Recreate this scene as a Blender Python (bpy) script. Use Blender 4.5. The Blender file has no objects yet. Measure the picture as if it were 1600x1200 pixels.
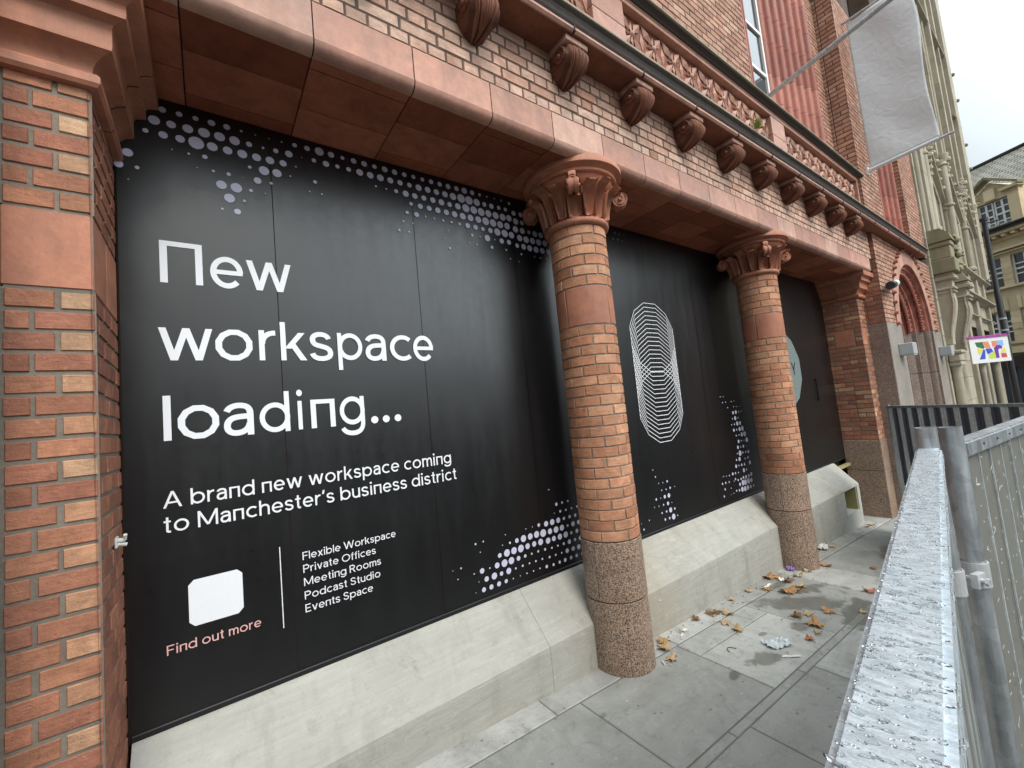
import bpy, bmesh, math, random
from mathutils import Vector, Matrix
random.seed(7)
R = math.radians
S = bpy.context.scene
COL = S.collection

# ------------------------------------------------------------------ camera, sky, sun, exposure
cd = bpy.data.cameras.new('camera'); cam = bpy.data.objects.new('camera', cd); COL.objects.link(cam)
cd.sensor_fit = 'HORIZONTAL'; cd.sensor_width = 36.0; cd.lens = 36.0*655.37/1600
cd.clip_start = 0.02; cd.clip_end = 500
cr = Vector((0.80885708, -0.58011671, -0.09599395)); cu_ = Vector((0.03334943, -0.11773091, 0.99248539)); cf = Vector((0.58705881, 0.80598017, 0.07588092))
M = Matrix((cr, cu_, -cf)).transposed().to_4x4(); M.translation = (0, -2.6449, 2.0870)
cam.matrix_world = M
S.camera = cam

SUN_EL, SUN_AZ = 46, 188
W = bpy.data.worlds.new('World'); S.world = W; W.use_nodes = True
nt = W.node_tree; bg = nt.nodes['Background']
sky = nt.nodes.new('ShaderNodeTexSky'); sky.sky_type = 'NISHITA'; sky.sun_disc = False
sky.sun_elevation = R(SUN_EL); sky.sun_rotation = R(SUN_AZ); sky.dust_density = 4.0; sky.air_density = 1.0; sky.ozone_density = 1.0
tc = nt.nodes.new('ShaderNodeTexCoord'); cn = nt.nodes.new('ShaderNodeTexNoise'); cn.inputs['Scale'].default_value = 2.2; cn.inputs['Detail'].default_value = 5
nt.links.new(tc.outputs['Generated'], cn.inputs['Vector'])
crp = nt.nodes.new('ShaderNodeMapRange'); crp.inputs[1].default_value = .3; crp.inputs[2].default_value = .7; crp.inputs[3].default_value = .72; crp.inputs[4].default_value = .95
nt.links.new(cn.outputs['Fac'], crp.inputs[0])
mx = nt.nodes.new('ShaderNodeMix'); mx.data_type = 'RGBA'
nt.links.new(crp.outputs[0], mx.inputs['Factor']); nt.links.new(sky.outputs[0], mx.inputs['A']); 
# overcast cloud layer: brighter overhead and in an added bright patch than near the far horizon
nrm = nt.nodes.new('ShaderNodeVectorMath'); nrm.operation = 'NORMALIZE'; nt.links.new(tc.outputs['Generated'], nrm.inputs[0])
sz = nt.nodes.new('ShaderNodeSeparateXYZ'); nt.links.new(nrm.outputs[0], sz.inputs[0])
ze = nt.nodes.new('ShaderNodeMapRange'); nt.links.new(sz.outputs['Z'], ze.inputs[0])
for i_, v_ in enumerate((0, 1, .16, 1.70)): ze.inputs[i_+1].default_value = v_
dt = nt.nodes.new('ShaderNodeVectorMath'); dt.operation = 'DOT_PRODUCT'; nt.links.new(nrm.outputs[0], dt.inputs[0])
dt.inputs[1].default_value = (math.sin(R(140))*math.cos(R(24)), math.cos(R(140))*math.cos(R(24)), math.sin(R(24)))   # bright sky patch added to shape the hoarding's reflections
lb = nt.nodes.new('ShaderNodeMapRange'); nt.links.new(dt.outputs['Value'], lb.inputs[0])
for i_, v_ in enumerate((.58, 1, 0, 1)): lb.inputs[i_+1].default_value = v_
pw = nt.nodes.new('ShaderNodeMath'); pw.operation = 'POWER'; nt.links.new(lb.outputs[0], pw.inputs[0]); pw.inputs[1].default_value = 1.6
ml = nt.nodes.new('ShaderNodeMath'); ml.operation = 'MULTIPLY'; nt.links.new(pw.outputs[0], ml.inputs[0]); ml.inputs[1].default_value = 3.0
sm_ = nt.nodes.new('ShaderNodeMath'); sm_.operation = 'ADD'; nt.links.new(ze.outputs[0], sm_.inputs[0]); nt.links.new(ml.outputs[0], sm_.inputs[1])
mc = nt.nodes.new('ShaderNodeMix'); mc.data_type = 'RGBA'; mc.blend_type = 'MULTIPLY'; mc.inputs['Factor'].default_value = 1
mc.clamp_result = False; mc.inputs['A'].default_value = (6.75, 7.45, 7.75, 1); nt.links.new(sm_.outputs[0], mc.inputs['B']); nt.links.new(mc.outputs['Result'], mx.inputs['B'])
nt.links.new(mx.outputs['Result'], bg.inputs['Color']); bg.inputs['Strength'].default_value = 0.10

sl = bpy.data.lights.new('sun', 'SUN'); sl.energy = 1.5; sl.angle = R(25); sl.color = (1, .96, .9)
so = bpy.data.objects.new('sun', sl); COL.objects.link(so)
dirv = Vector((math.sin(R(SUN_AZ))*math.cos(R(SUN_EL)), math.cos(R(SUN_AZ))*math.cos(R(SUN_EL)), math.sin(R(SUN_EL))))
so.rotation_euler = dirv.to_track_quat('Z', 'Y').to_euler()
S.view_settings.view_transform = 'Standard'; S.view_settings.look = 'None'; S.view_settings.exposure = 0.68; S.view_settings.gamma = 1
S.render.film_transparent = False

# ------------------------------------------------------------------ dimensions
G0, G1 = 0.3338, -0.053
def gz(x): return G0 + G1*x
ZT, ZB = 3.903, 0.8255
PX, PY = -0.334, -0.504
EX, EY = 8.85, -0.4956
WX, WY = 9.20, -0.746
C1, C2, CYC, CR = 2.4406, 5.512, -0.37, 0.2223
ZG, ZBB, ZBT, ZC = 1.126, 2.701, 3.0, 3.472
CO = 0.0765

# ------------------------------------------------------------------ object helpers
def thing(name, label, cat, loc=(0, 0, 0), group=None):
    o = bpy.data.objects.new(name, None); COL.objects.link(o); o.location = loc
    o.empty_display_size = .1; o['label'] = label; o['category'] = cat
    if group: o['group'] = group
    return o
def mesh(name, bm, mats, parent=None, smooth=False, label=None, recalc=True):
    if recalc: bmesh.ops.recalc_face_normals(bm, faces=bm.faces)
    me = bpy.data.meshes.new(name); bm.to_mesh(me); bm.free()
    for m in (mats if isinstance(mats, (list, tuple)) else [mats]): me.materials.append(m)
    if smooth:
        for p in me.polygons: p.use_smooth = True
    o = bpy.data.objects.new(name, me); COL.objects.link(o)
    if parent is not None:
        o.parent = parent
        p = parent; off = Vector((0, 0, 0))
        while p is not None: off += Vector(p.location); p = p.parent
        o.location = -off
    if label: o['label'] = label
    return o
def tag(o, label, cat, group=None):
    o['label'] = label; o['category'] = cat
    if group: o['group'] = group
    return o
def structure(o): o['kind'] = 'structure'; return o
def autosmooth(o, ang=40):
    me = o.data
    for p in me.polygons: p.use_smooth = True
    try: me.set_sharp_from_angle(angle=R(ang))
    except Exception: pass
    return o
def NB():
    bm = bmesh.new(); bm.loops.layers.float_color.new('tint'); return bm
def paint(bm, faces, t, mat=0, b=None):
    l = bm.loops.layers.float_color.get('tint')
    if b is None: b = random.random()
    for f in faces:
        f.material_index = mat
        if l:
            for lp in f.loops: lp[l] = (t, b, 0, 1)
def box(bm, x0, x1, y0, y1, z0, z1, t=.5, mat=0, b=None, bev=0):
    c = [(x0, y0, z0), (x1, y0, z0), (x1, y1, z0), (x0, y1, z0), (x0, y0, z1), (x1, y0, z1), (x1, y1, z1), (x0, y1, z1)]
    v = [bm.verts.new(p) for p in c]
    fs = [bm.faces.new([v[i] for i in q]) for q in ((0, 3, 2, 1), (4, 5, 6, 7), (0, 1, 5, 4), (1, 2, 6, 5), (2, 3, 7, 6), (3, 0, 4, 7))]
    if b is None: b = random.random()
    paint(bm, fs, t, mat, b)
    if bev:
        es = list({e for f in fs for e in f.edges})
        r = bmesh.ops.bevel(bm, geom=es, offset=bev, segments=1, affect='EDGES', profile=.5)
        fs = list({f for f in fs if f.is_valid} | set(r['faces']))
    paint(bm, fs, t, mat, b); return fs
def obox(bm, o, ax, ay, az, t=.5, mat=0, b=None):
    """box from corner o with edge vectors"""
    o, ax, ay, az = map(Vector, (o, ax, ay, az))
    v = [bm.verts.new(o + ax*i + ay*j + az*k) for k in (0, 1) for j in (0, 1) for i in (0, 1)]
    fs = [bm.faces.new([v[i] for i in q]) for q in ((0, 2, 3, 1), (4, 5, 7, 6), (0, 1, 5, 4), (1, 3, 7, 5), (3, 2, 6, 7), (2, 0, 4, 6))]
    paint(bm, fs, t, mat, b); return fs
def grid(bm, pts, t=.5, mat=0, b=None, closed_u=False, closed_v=False):
    """pts[i][j] -> quads"""
    vs = [[bm.verts.new(p) for p in row] for row in pts]; fs = []
    n, m = len(vs), len(vs[0])
    for i in range(n if closed_u else n-1):
        for j in range(m if closed_v else m-1):
            a, b_, c, d = vs[i][j], vs[(i+1) % n][j], vs[(i+1) % n][(j+1) % m], vs[i][(j+1) % m]
            try: fs.append(bm.faces.new((a, b_, c, d)))
            except ValueError: pass
    paint(bm, fs, t, mat, b); return fs
def lathe(bm, prof, cx, cy, seg=48, t=.5, mat=0, a0=0, a1=360):
    full = abs(a1-a0) >= 360
    n = seg if full else seg+1
    pts = [[(cx+r*math.cos(R(a0+(a1-a0)*i/seg)), cy+r*math.sin(R(a0+(a1-a0)*i/seg)), z) for (r, z) in prof] for i in range(n)]
    return grid(bm, pts, t, mat, closed_u=full)
def tube(bm, p0, p1, r, seg=16, t=.5, mat=0, cap=True, r1=None):
    p0, p1 = Vector(p0), Vector(p1); d = (p1-p0).normalized()
    u = d.cross(Vector((0, 0, 1)));  u = u.normalized() if u.length > 1e-4 else Vector((1, 0, 0)); w = d.cross(u)
    r1 = r if r1 is None else r1
    rings = [[bm.verts.new(p + (u*math.cos(2*math.pi*i/seg)+w*math.sin(2*math.pi*i/seg))*rr) for i in range(seg)] for p, rr in ((p0, r), (p1, r1))]
    fs = [bm.faces.new((rings[0][i], rings[0][(i+1) % seg], rings[1][(i+1) % seg], rings[1][i])) for i in range(seg)]
    if cap: fs += [bm.faces.new(rings[0][::-1]), bm.faces.new(rings[1])]
    paint(bm, fs, t, mat); return fs
def sweep(bm, prof, path, t=.5, mat=0, tints=None):
    """prof: list of (offset_index-free) 3d-makers; path: list of functions prof_pt->Vector"""
    return grid(bm, [[f(p) for p in prof] for f in path], t, mat)
def ngon(bm, pts, t=.5, mat=0):
    f = bm.faces.new([bm.verts.new(p) for p in pts]); paint(bm, [f], t, mat); return f
def prism(bm, pts2, mk, d0, d1, t=.5, mat=0):
    """polygon pts2 (u,v) -> mk(u,v,d) extruded d0..d1"""
    a = [bm.verts.new(mk(u, v, d0)) for u, v in pts2]; b = [bm.verts.new(mk(u, v, d1)) for u, v in pts2]
    n = len(a); fs = [bm.faces.new(a[::-1]), bm.faces.new(b)]
    fs += [bm.faces.new((a[i], a[(i+1) % n], b[(i+1) % n], b[i])) for i in range(n)]
    paint(bm, fs, t, mat); return fs

# ------------------------------------------------------------------ materials
class MB:
    def __init__(s, name, rough=.8, metal=0, spec=.5):
        s.m = bpy.data.materials.new(name); s.m.use_nodes = True; s.t = s.m.node_tree; s.b = s.t.nodes['Principled BSDF']
        s.b.inputs['Roughness'].default_value = rough; s.b.inputs['Metallic'].default_value = metal
        s.b.inputs['Specular IOR Level'].default_value = spec
        s.pos = s.t.nodes.new('ShaderNodeNewGeometry').outputs['Position']
    def n(s, typ, **kw):
        x = s.t.nodes.new(typ)
        for k, v in kw.items(): setattr(x, k, v)
        return x
    def link(s, a, b): s.t.links.new(a, b)
    def scaled(s, sc):
        v = s.n('ShaderNodeVectorMath', operation='MULTIPLY'); s.link(s.pos, v.inputs[0]); v.inputs[1].default_value = sc; return v.outputs[0]
    def noise(s, scale, detail=4, rough=.55, vec=None, dist=0):
        x = s.n('ShaderNodeTexNoise'); x.inputs['Scale'].default_value = scale; x.inputs['Detail'].default_value = detail; x.inputs['Roughness'].default_value = rough; x.inputs['Distortion'].default_value = dist
        s.link(vec or s.pos, x.inputs['Vector']); return x.outputs['Fac']
    def voro(s, scale, vec=None, feature='F1', out='Distance'):
        x = s.n('ShaderNodeTexVoronoi', feature=feature); x.inputs['Scale'].default_value = scale; s.link(vec or s.pos, x.inputs['Vector']); return x.outputs[out]
    def tint(s, ch='Red'):
        a = s.n('ShaderNodeAttribute', attribute_name='tint'); q = s.n('ShaderNodeSeparateColor'); s.link(a.outputs['Color'], q.inputs[0]); return q.outputs[ch]
    def ramp(s, fac, stops, interp='LINEAR'):
        x = s.n('ShaderNodeValToRGB'); x.color_ramp.interpolation = interp; e = x.color_ramp.elements
        while len(e) < len(stops): e.new(.5)
        for el, (p, c) in zip(e, stops):
            el.position = p; el.color = (*c, 1) if isinstance(c, tuple) else (c, c, c, 1)
        s.link(fac, x.inputs[0]); return x.outputs[0]
    def mrange(s, fac, a, b, c, d):
        x = s.n('ShaderNodeMapRange'); s.link(fac, x.inputs[0])
        for i, v in enumerate((a, b, c, d)): x.inputs[i+1].default_value = v
        return x.outputs[0]
    def math(s, op, a, b=None):
        x = s.n('ShaderNodeMath', operation=op)
        for i, v in enumerate((a, b)):
            if v is None: continue
            if isinstance(v, (int, float)): x.inputs[i].default_value = v
            else: s.link(v, x.inputs[i])
        return x.outputs[0]
    def mix(s, fac, a, b, blend='MIX'):
        x = s.n('ShaderNodeMix', data_type='RGBA', blend_type=blend)
        for k, v in (('Factor', fac), ('A', a), ('B', b)):
            if isinstance(v, (int, float)): x.inputs[k].default_value = v if k == 'Factor' else (v, v, v, 1)
            elif isinstance(v, tuple): x.inputs[k].default_value = (*v, 1)
            else: s.link(v, x.inputs[k])
        return x.outputs['Result']
    def col(s, c):
        if isinstance(c, tuple): s.b.inputs['Base Color'].default_value = (*c, 1)
        else: s.link(c, s.b.inputs['Base Color'])
        return s
    def rough(s, f): s.link(f, s.b.inputs['Roughness']); return s
    def bump(s, f, strength=.3, dist=.01):
        x = s.n('ShaderNodeBump'); x.inputs['Strength'].default_value = strength; x.inputs['Distance'].default_value = dist
        s.link(f, x.inputs['Height']); s.link(x.outputs[0], s.b.inputs['Normal']); return s

def brickmat(name, stops, stain=.25):
    b = MB(name, .82, spec=.3)
    c = b.ramp(b.tint('Red'), stops)
    g = b.mrange(b.tint('Green'), 0, 1, .86, 1.12)
    c = b.mix(1, c, g, 'MULTIPLY')
    n1 = b.noise(9, 6, .7, dist=.5); c = b.mix(1, c, b.mrange(n1, .3, .7, .66, 1.22), 'MULTIPLY'); n4 = b.noise(3.3, 5, .65); c = b.mix(b.mrange(n4, .52, .75, 0, .45), c, (.17, .085, .06))
    streak = b.noise(1, 4, .6, b.scaled((14, 14, 70))); c = b.mix(1, c, b.mrange(streak, .3, .75, .88, 1.10), 'MULTIPLY')
    sp = b.noise(160, 3, .7); c = b.mix(b.mrange(sp, .62, .74, 0, .55), c, (.10, .055, .04))
    wh = b.noise(30, 6, .8); c = b.mix(b.mrange(wh, .60, .76, 0, .5), c, (.56, .42, .33)); pt = b.noise(75, 4, .7); c = b.mix(b.mrange(pt, .63, .70, 0, .6), c, (.12, .065, .045))
    d = b.noise(1.3, 4); c = b.mix(b.mrange(d, .45, .75, 0, stain), c, (.13, .075, .05))
    b.col(c); h = b.math('ADD', b.noise(70, 5, .7), b.math('MULTIPLY', streak, .8)); b.bump(b.math('ADD', h, b.math('MULTIPLY', wh, .9)), .6, .007)
    return b.m
M_brick = brickmat('brick', [(0, (.25, .095, .065)), (.35, (.37, .155, .095)), (.72, (.43, .195, .11)), (.86, (.50, .28, .165)), (1, (.56, .36, .225))])
M_cbrick = brickmat('column_brick', [(0, (.38, .16, .088)), (.5, (.49, .235, .135)), (1, (.55, .30, .18))], .14)
M_pbrick = brickmat('pale_brick', [(0, (.42, .22, .15)), (.35, (.55, .335, .25)), (.8, (.61, .41, .32)), (1, (.62, .435, .335))], .22)
M_dbrick = brickmat('pink_brick', [(0, (.38, .19, .13)), (.5, (.46, .25, .175)), (1, (.53, .33, .24))], .2)
def mortarmat(name, c):
    b = MB(name, .95, spec=.2); n = b.noise(60, 5, .7); n2 = b.noise(3, 3)
    b.col(b.mix(1, b.mix(n, tuple(x*.62 for x in c), tuple(x*1.15 for x in c)), b.mrange(n2, .3, .7, .7, 1.1), 'MULTIPLY')); b.bump(n, .6, .006); return b.m
M_mortar = mortarmat('mortar', (.225, .195, .16))
M_mortar_dark = mortarmat('dark_mortar', (.14, .10, .08))
M_mortar_col = mortarmat('column_mortar', (.30, .235, .185))
def terramat(name, stops, dirt=.35):
    b = MB(name, .6, spec=.06 if 'soffit' in name else .18 if 'sooty' in name else .38)
    c = b.ramp(b.tint('Red'), stops); c = b.mix(1, c, b.mrange(b.tint('Green'), 0, 1, .84, 1.12), 'MULTIPLY')
    n = b.noise(4, 6, .65, dist=.6); c = b.mix(1, c, b.mrange(n, .3, .7, .74, 1.16), 'MULTIPLY'); fn = b.noise(19, 6, .75); c = b.mix(1, c, b.mrange(fn, .3, .7, .84, 1.12), 'MULTIPLY')
    st = b.noise(1, 5, .65, b.scaled((9, 9, 1.6))); c = b.mix(b.mrange(st, .5, .8, 0, dirt), c, (.05, .022, .014) if 'sooty' in name else (.12, .06, .042))
    sp = b.noise(120, 2, .6); c = b.mix(b.mrange(sp, .66, .76, 0, .4), c, (.15, .07, .05))
    b.col(c); b.bump(b.math('ADD', n, b.math('MULTIPLY', b.noise(85, 4, .6), .35)), .22, .012); b.rough(b.mrange(n, .3, .7, .5, .75)); return b.m
M_terra = terramat('terracotta', [(0, (.31, .115, .068)), (.5, (.42, .175, .105)), (1, (.48, .25, .165))])
M_terra_pink = terramat('pink_terracotta', [(0, (.40, .20, .145)), (.5, (.47, .255, .19)), (1, (.50, .31, .24))])
M_terra_red = terramat('red_terracotta', [(0, (.30, .09, .062)), (.5, (.36, .125, .09)), (1, (.42, .17, .125))])
M_terra_dk = terramat('sooty_terracotta', [(0, (.18, .052, .028)), (.5, (.27, .085, .045)), (1, (.33, .12, .07))], .5)
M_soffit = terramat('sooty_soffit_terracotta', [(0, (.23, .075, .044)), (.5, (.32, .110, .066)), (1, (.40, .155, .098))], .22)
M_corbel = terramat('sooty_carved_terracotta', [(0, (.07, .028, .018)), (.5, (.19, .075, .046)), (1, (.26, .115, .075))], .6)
def granitemat(name, cols, sc=185):
    b = MB(name, .42, spec=.5)
    v = b.n('ShaderNodeTexVoronoi'); v.inputs['Scale'].default_value = sc; b.link(b.pos, v.inputs['Vector'])
    q = b.n('ShaderNodeSeparateColor'); b.link(v.outputs['Color'], q.inputs[0])
    c = b.ramp(q.outputs['Red'], cols, 'CONSTANT')
    c = b.mix(1, c, b.mrange(b.noise(260, 2), .3, .7, .75, 1.2), 'MULTIPLY'); c = b.mix(1, c, b.mrange(b.noise(2.5, 3), .3, .7, .82, 1.12), 'MULTIPLY')
    c = b.mix(1, c, b.mrange(b.tint('Green'), 0, 1, .9, 1.08), 'MULTIPLY')
    b.col(c); b.bump(q.outputs['Green'], .12, .003); return b.m
M_granite = granitemat('granite', [(0, (.06, .045, .038)), (.22, (.20, .125, .09)), (.42, (.36, .245, .175)), (.68, (.47, .355, .265)), (.88, (.28, .19, .14))])
M_granite_dk = granitemat('brown_granite', [(0, (.09, .066, .056)), (.3, (.22, .16, .13)), (.6, (.30, .225, .185)), (.85, (.38, .30, .25))])
M_granite_lt = granitemat('light_granite', [(0, (.20, .175, .155)), (.25, (.34, .305, .27)), (.6, (.42, .385, .345)), (.9, (.30, .25, .215))])
b = MB('dark_joint', .95, spec=.1); b.col((.055, .035, .027)); M_joint = b.m  # dark filling behind the joints

b = MB('concrete', .85, spec=.3)
n = b.noise(3.2, 7, .7, dist=.8); c = b.mix(n, (.285, .28, .252), (.455, .446, .405))
c = b.mix(b.mrange(b.noise(1, 6, .7, b.scaled((5, 2, 1.2))), .52, .78, 0, .5), c, (.19, .175, .14))
c = b.mix(b.mrange(b.noise(26, 5, .75), .6, .78, 0, .45), c, (.60, .59, .54)); c = b.mix(b.mrange(b.noise(75, 4, .7), .62, .76, 0, .5), c, (.15, .14, .12))
c = b.mix(b.mrange(b.noise(.55, 3), .55, .72, 0, .3), c, (.32, .24, .13))
bd = b.noise(1, 6, .7, b.scaled((3, 40, 34))); c = b.mix(1, c, b.mrange(bd, .3, .7, .92, 1.06), 'MULTIPLY')
c = b.mix(b.mrange(b.noise(4.5, 6, .75, dist=1.5), .57, .72, 0, .45), c, (.17, .16, .125)); c = b.mix(b.mrange(b.noise(7, 5, .7, b.scaled((.45, 1, 2.2))), .6, .75, 0, .4), c, (.56, .55, .49))
b.col(c); b.bump(b.math('ADD', b.math('ADD', n, bd), b.math('MULTIPLY', b.noise(55, 5, .7), .5)), .4, .010); M_conc = b.m

b = MB('black_vinyl', .32, spec=.66)
n = b.noise(2.0, 5, .6); n2 = b.noise(1, 5, .65, b.scaled((9, 9, 1.1)))
c = b.mix(n, (.0038, .0038, .0043), (.0065, .0065, .0072)); c = b.mix(b.mrange(b.noise(70, 4, .7), .70, .8, 0, .35), c, (.05, .05, .05)); b.col(c)
b.rough(b.math('ADD', b.mrange(n2, .3, .7, .28, .37), b.mrange(b.noise(18, 5, .7), .3, .7, -.03, .03)))
b.bump(b.math('ADD', b.noise(1.0, 2, .4), b.math('MULTIPLY', b.noise(140, 3, .6), .012)), .22, .05); M_vinyl = b.m
def plain(name, c, rough=.6, metal=0, spec=.5, var=.15, bsc=40, bst=.08):
    b = MB(name, rough, metal, spec); n = b.noise(bsc, 4); b.col(b.mix(n, tuple(x*(1-var) for x in c), tuple(min(1, x*(1+var)) for x in c))); b.bump(n, bst, .004); return b.m
M_white = plain('white_vinyl', (.70, .71, .74), .38, var=.03)
M_lilac = plain('lilac_vinyl', (.51, .51, .64), .38, var=.04)
M_pinktxt = plain('pink_vinyl', (.66, .38, .36), .4, var=.03)
M_disc = plain('grey_green_vinyl', (.17, .215, .205), .4, var=.05)
M_blacktxt = plain('black_letter', (.006, .006, .007), .4, var=.05)
M_blackframe = plain('black_frame', (.009, .009, .010), .4)

b = MB('paving', .62, spec=.4)
n = b.noise(5, 6, .7, dist=.5)
c = b.mix(n, (.29, .292, .27), (.49, .49, .46)); c = b.mix(1, c, b.mrange(b.tint('Red'), 0, 1, .78, 1.15), 'MULTIPLY')
c = b.mix(b.mrange(b.noise(45, 5, .75), .58, .74, 0, .5), c, (.14, .14, .125)); c = b.mix(b.mrange(b.noise(1.4, 6, .7, dist=1.2), .46, .68, 0, .6), c, (.19, .188, .17)); c = b.mix(b.mrange(b.noise(1, 6, .7, b.scaled((5, 14, 5)), dist=2), .56, .7, 0, .5), c, (.16, .158, .14))
c = b.mix(b.mrange(b.noise(7, 6, .75, dist=1.0), .55, .72, 0, .45), c, (.13, .128, .115)); c = b.mix(b.mrange(b.noise(22, 4, .7), .64, .72, 0, .5), c, (.12, .12, .105)); c = b.mix(b.mrange(b.noise(30, 3, .6), .68, .74, 0, .6), c, (.50, .50, .47))
gm = b.voro(7.5); c = b.mix(b.mrange(gm, .055, .075, .7, 0), c, (.11, .108, .095)); c = b.mix(b.mrange(b.voro(5.3), .03, .045, .6, 0), c, (.55, .55, .52))
wet = None
for (x, y, rx, ry, a) in ((4.82, -.50, .22, .05, 0), (4.78, -.70, .27, .10, -20), (4.44, -.84, .42, .15, -38), (4.52, -1.22, .38, .12, 15), (3.21, -1.03, .14, .075, -10), (3.9, -1.0, .1, .06, 0), (2.85, -.98, .07, .04, 10), (3.55, -.85, .05, .03, 0), (5.9, -1.4, .6, .2, 0), (6.6, -1.0, .35, .12, 20)):
    mp = b.n('ShaderNodeMapping', vector_type='TEXTURE'); mp.inputs['Location'].default_value = (x, y, gz(x)); mp.inputs['Rotation'].default_value = (0, 0, R(a)); mp.inputs['Scale'].default_value = (rx, ry, 50)
    b.link(b.pos, mp.inputs[0]); ln = b.n('ShaderNodeVectorMath', operation='LENGTH'); b.link(mp.outputs[0], ln.inputs[0])
    w_ = b.mrange(b.math('ADD', ln.outputs['Value'], b.mrange(b.noise(7, 5, .65), .3, .7, -.5, .5)), .80, 1.12, 1, 0)
    wet = w_ if wet is None else b.math('MAXIMUM', wet, w_)
wet = b.math('MAXIMUM', wet, b.mrange(b.noise(3.4, 5, .6), .64, .70, 0, .75))
c = b.mix(wet, c, b.mix(1, c, (.52, .52, .50), 'MULTIPLY')); b.col(c)
b.rough(b.mix(wet, b.mrange(n, .3, .7, .55, .75), .28)); b.bump(b.math('ADD', n, b.math('MULTIPLY', b.noise(60, 5, .7), .4)), .25, .012); M_pave = b.m
b = MB('paving_joint', .9); b.col(b.mix(b.noise(70, 5, .75), (.06, .06, .05), (.22, .215, .19))); b.bump(b.noise(60, 3), .5, .01); M_pjoint = b.m
b = MB('asphalt', .8); b.col(b.mix(b.noise(120, 4, .7), (.035, .035, .035), (.085, .085, .08))); b.bump(b.noise(150, 3), .5, .01); M_asph = b.m

def galvmat(name, c=(.50, .53, .55), rough=.42, metal=.85, streak=(40, 40, 4)):
    b = MB(name, rough, metal)
    v = b.voro(38, out='Color'); q = b.n('ShaderNodeSeparateColor'); b.link(v, q.inputs[0])
    n = b.noise(1, 5, .65, b.scaled(streak)); cc = b.mix(1, c, b.mrange(q.outputs['Red'], 0, 1, .86, 1.1), 'MULTIPLY'); cc = b.mix(1, cc, b.mrange(n, .3, .7, .72, 1.16), 'MULTIPLY')
    cc = b.mix(b.mrange(b.noise(6, 5, .7), .6, .8, 0, .4), cc, (.22, .21, .19))
    b.col(cc); b.rough(b.mrange(n, .3, .7, rough-.1, rough+.14)); b.bump(n, .12, .004); return b.m
M_galv = galvmat('galvanised_steel')
b = MB('wet_galvanised_steel', .3, .45)
nA = b.noise(1, 6, .65, b.scaled((150, 34, 40))); nB = b.noise(90, 5, .7)
cc = b.mix(b.mrange(nA, .3, .7, 0, 1), (.40, .47, .52), (.68, .75, .80)); cc = b.mix(b.mrange(b.noise(14, 4), .5, .7, 0, .25), cc, (.42, .42, .47)); b.col(cc)  # pale streaks in the colour stand for sky glints on the rail
wf = b.mrange(b.noise(1, 5, .7, b.scaled((110, 48, 50))), .56, .60, 0, 1); b.rough(b.mix(wf, b.mrange(nB, .3, .7, .25, .5), .07)); b.bump(b.math('ADD', nA, b.math('MULTIPLY', nB, .4)), .38, .004); M_galvwet = b.m
b = MB('steel_sheet', .5, .35)
cc = b.mix(b.noise(1, 6, .7, b.scaled((22, 22, 2.2))), (.17, .17, .148), (.215, .215, .19)); cc = b.mix(b.mrange(b.noise(5, 5), .55, .75, 0, .5), cc, (.17, .155, .12)); cc = b.mix(b.mrange(b.voro(60), .0, .07, .8, 0), cc, (.6, .6, .58)); b.col(cc); M_sheet = b.m
b = MB('steel_dark_reflection', .35, .2)
b.col(b.mix(b.noise(1, 5, .6, b.scaled((30, 30, 3))), (.06, .065, .08), (.15, .16, .185))); M_dark_refl = b.m  # dark reflections painted into the recesses of the back fence
M_sheen = galvmat('galvanised_sheen', (.58, .62, .64), .5, .1)  # pale sky reflection painted on fence ridges and folds
b = MB('water', .03, 0); b.b.inputs['Transmission Weight'].default_value = 1; b.b.inputs['IOR'].default_value = 1.33; b.col((1, 1, 1)); M_water = b.m
M_fleck = plain('white_splash', (.62, .62, .60), .5)
M_clip = plain('cast_clip', (.55, .56, .57), .45, .5)
def stonemat(name, c, soot=.45, dark=(.10, .09, .06)):
    b = MB(name, .85, spec=.25); n = b.noise(2.2, 6, .65); cc = b.mix(n, tuple(x*.72 for x in c), tuple(x*1.18 for x in c))
    cc = b.mix(1, cc, b.mrange(b.tint('Green'), 0, 1, .85, 1.1), 'MULTIPLY')
    cc = b.mix(b.mrange(b.noise(1, 5, .65, b.scaled((3, 3, .7))), .5, .75, 0, soot), cc, dark); cc = b.mix(b.mrange(b.noise(30, 4, .7), .6, .8, 0, .3), cc, dark); b.col(cc); b.bump(b.noise(24, 5, .7), .35, .02); return b.m
M_sand = stonemat('sandstone', (.41, .37, .29), .45, (.12, .105, .075))
M_sand_dk = stonemat('weathered_sandstone', (.27, .25, .165), .6, (.085, .09, .06))
M_buff = stonemat('buff_stone', (.72, .59, .39), .3, (.24, .19, .13))
M_blackstone = stonemat('near_black_stone', (.055, .045, .04), .3, (.02, .018, .016))  # near-black stone for mouldings, shop fascia and ridge
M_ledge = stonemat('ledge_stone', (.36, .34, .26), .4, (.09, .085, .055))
b = MB('slate', .75); n = b.n('ShaderNodeTexBrick'); n.inputs['Scale'].default_value = 1; n.inputs['Brick Width'].default_value = .34; n.inputs['Row Height'].default_value = .2; n.inputs['Mortar Size'].default_value = .025
uv = b.n('ShaderNodeUVMap'); b.link(uv.outputs[0], n.inputs['Vector']); n.inputs['Color1'].default_value = (.26, .25, .20, 1); n.inputs['Color2'].default_value = (.42, .40, .34, 1); n.inputs['Mortar'].default_value = (.10, .098, .085, 1)
b.col(b.mix(b.mrange(b.noise(2, 5, .7), .5, .7, 0, .5), n.outputs['Color'], (.12, .115, .08))); b.bump(n.outputs['Fac'], -.5, .03); M_slate = b.m
M_glass = plain('window_glass', (.03, .036, .042), .08, 0, .8, .2, 3, .02)
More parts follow.
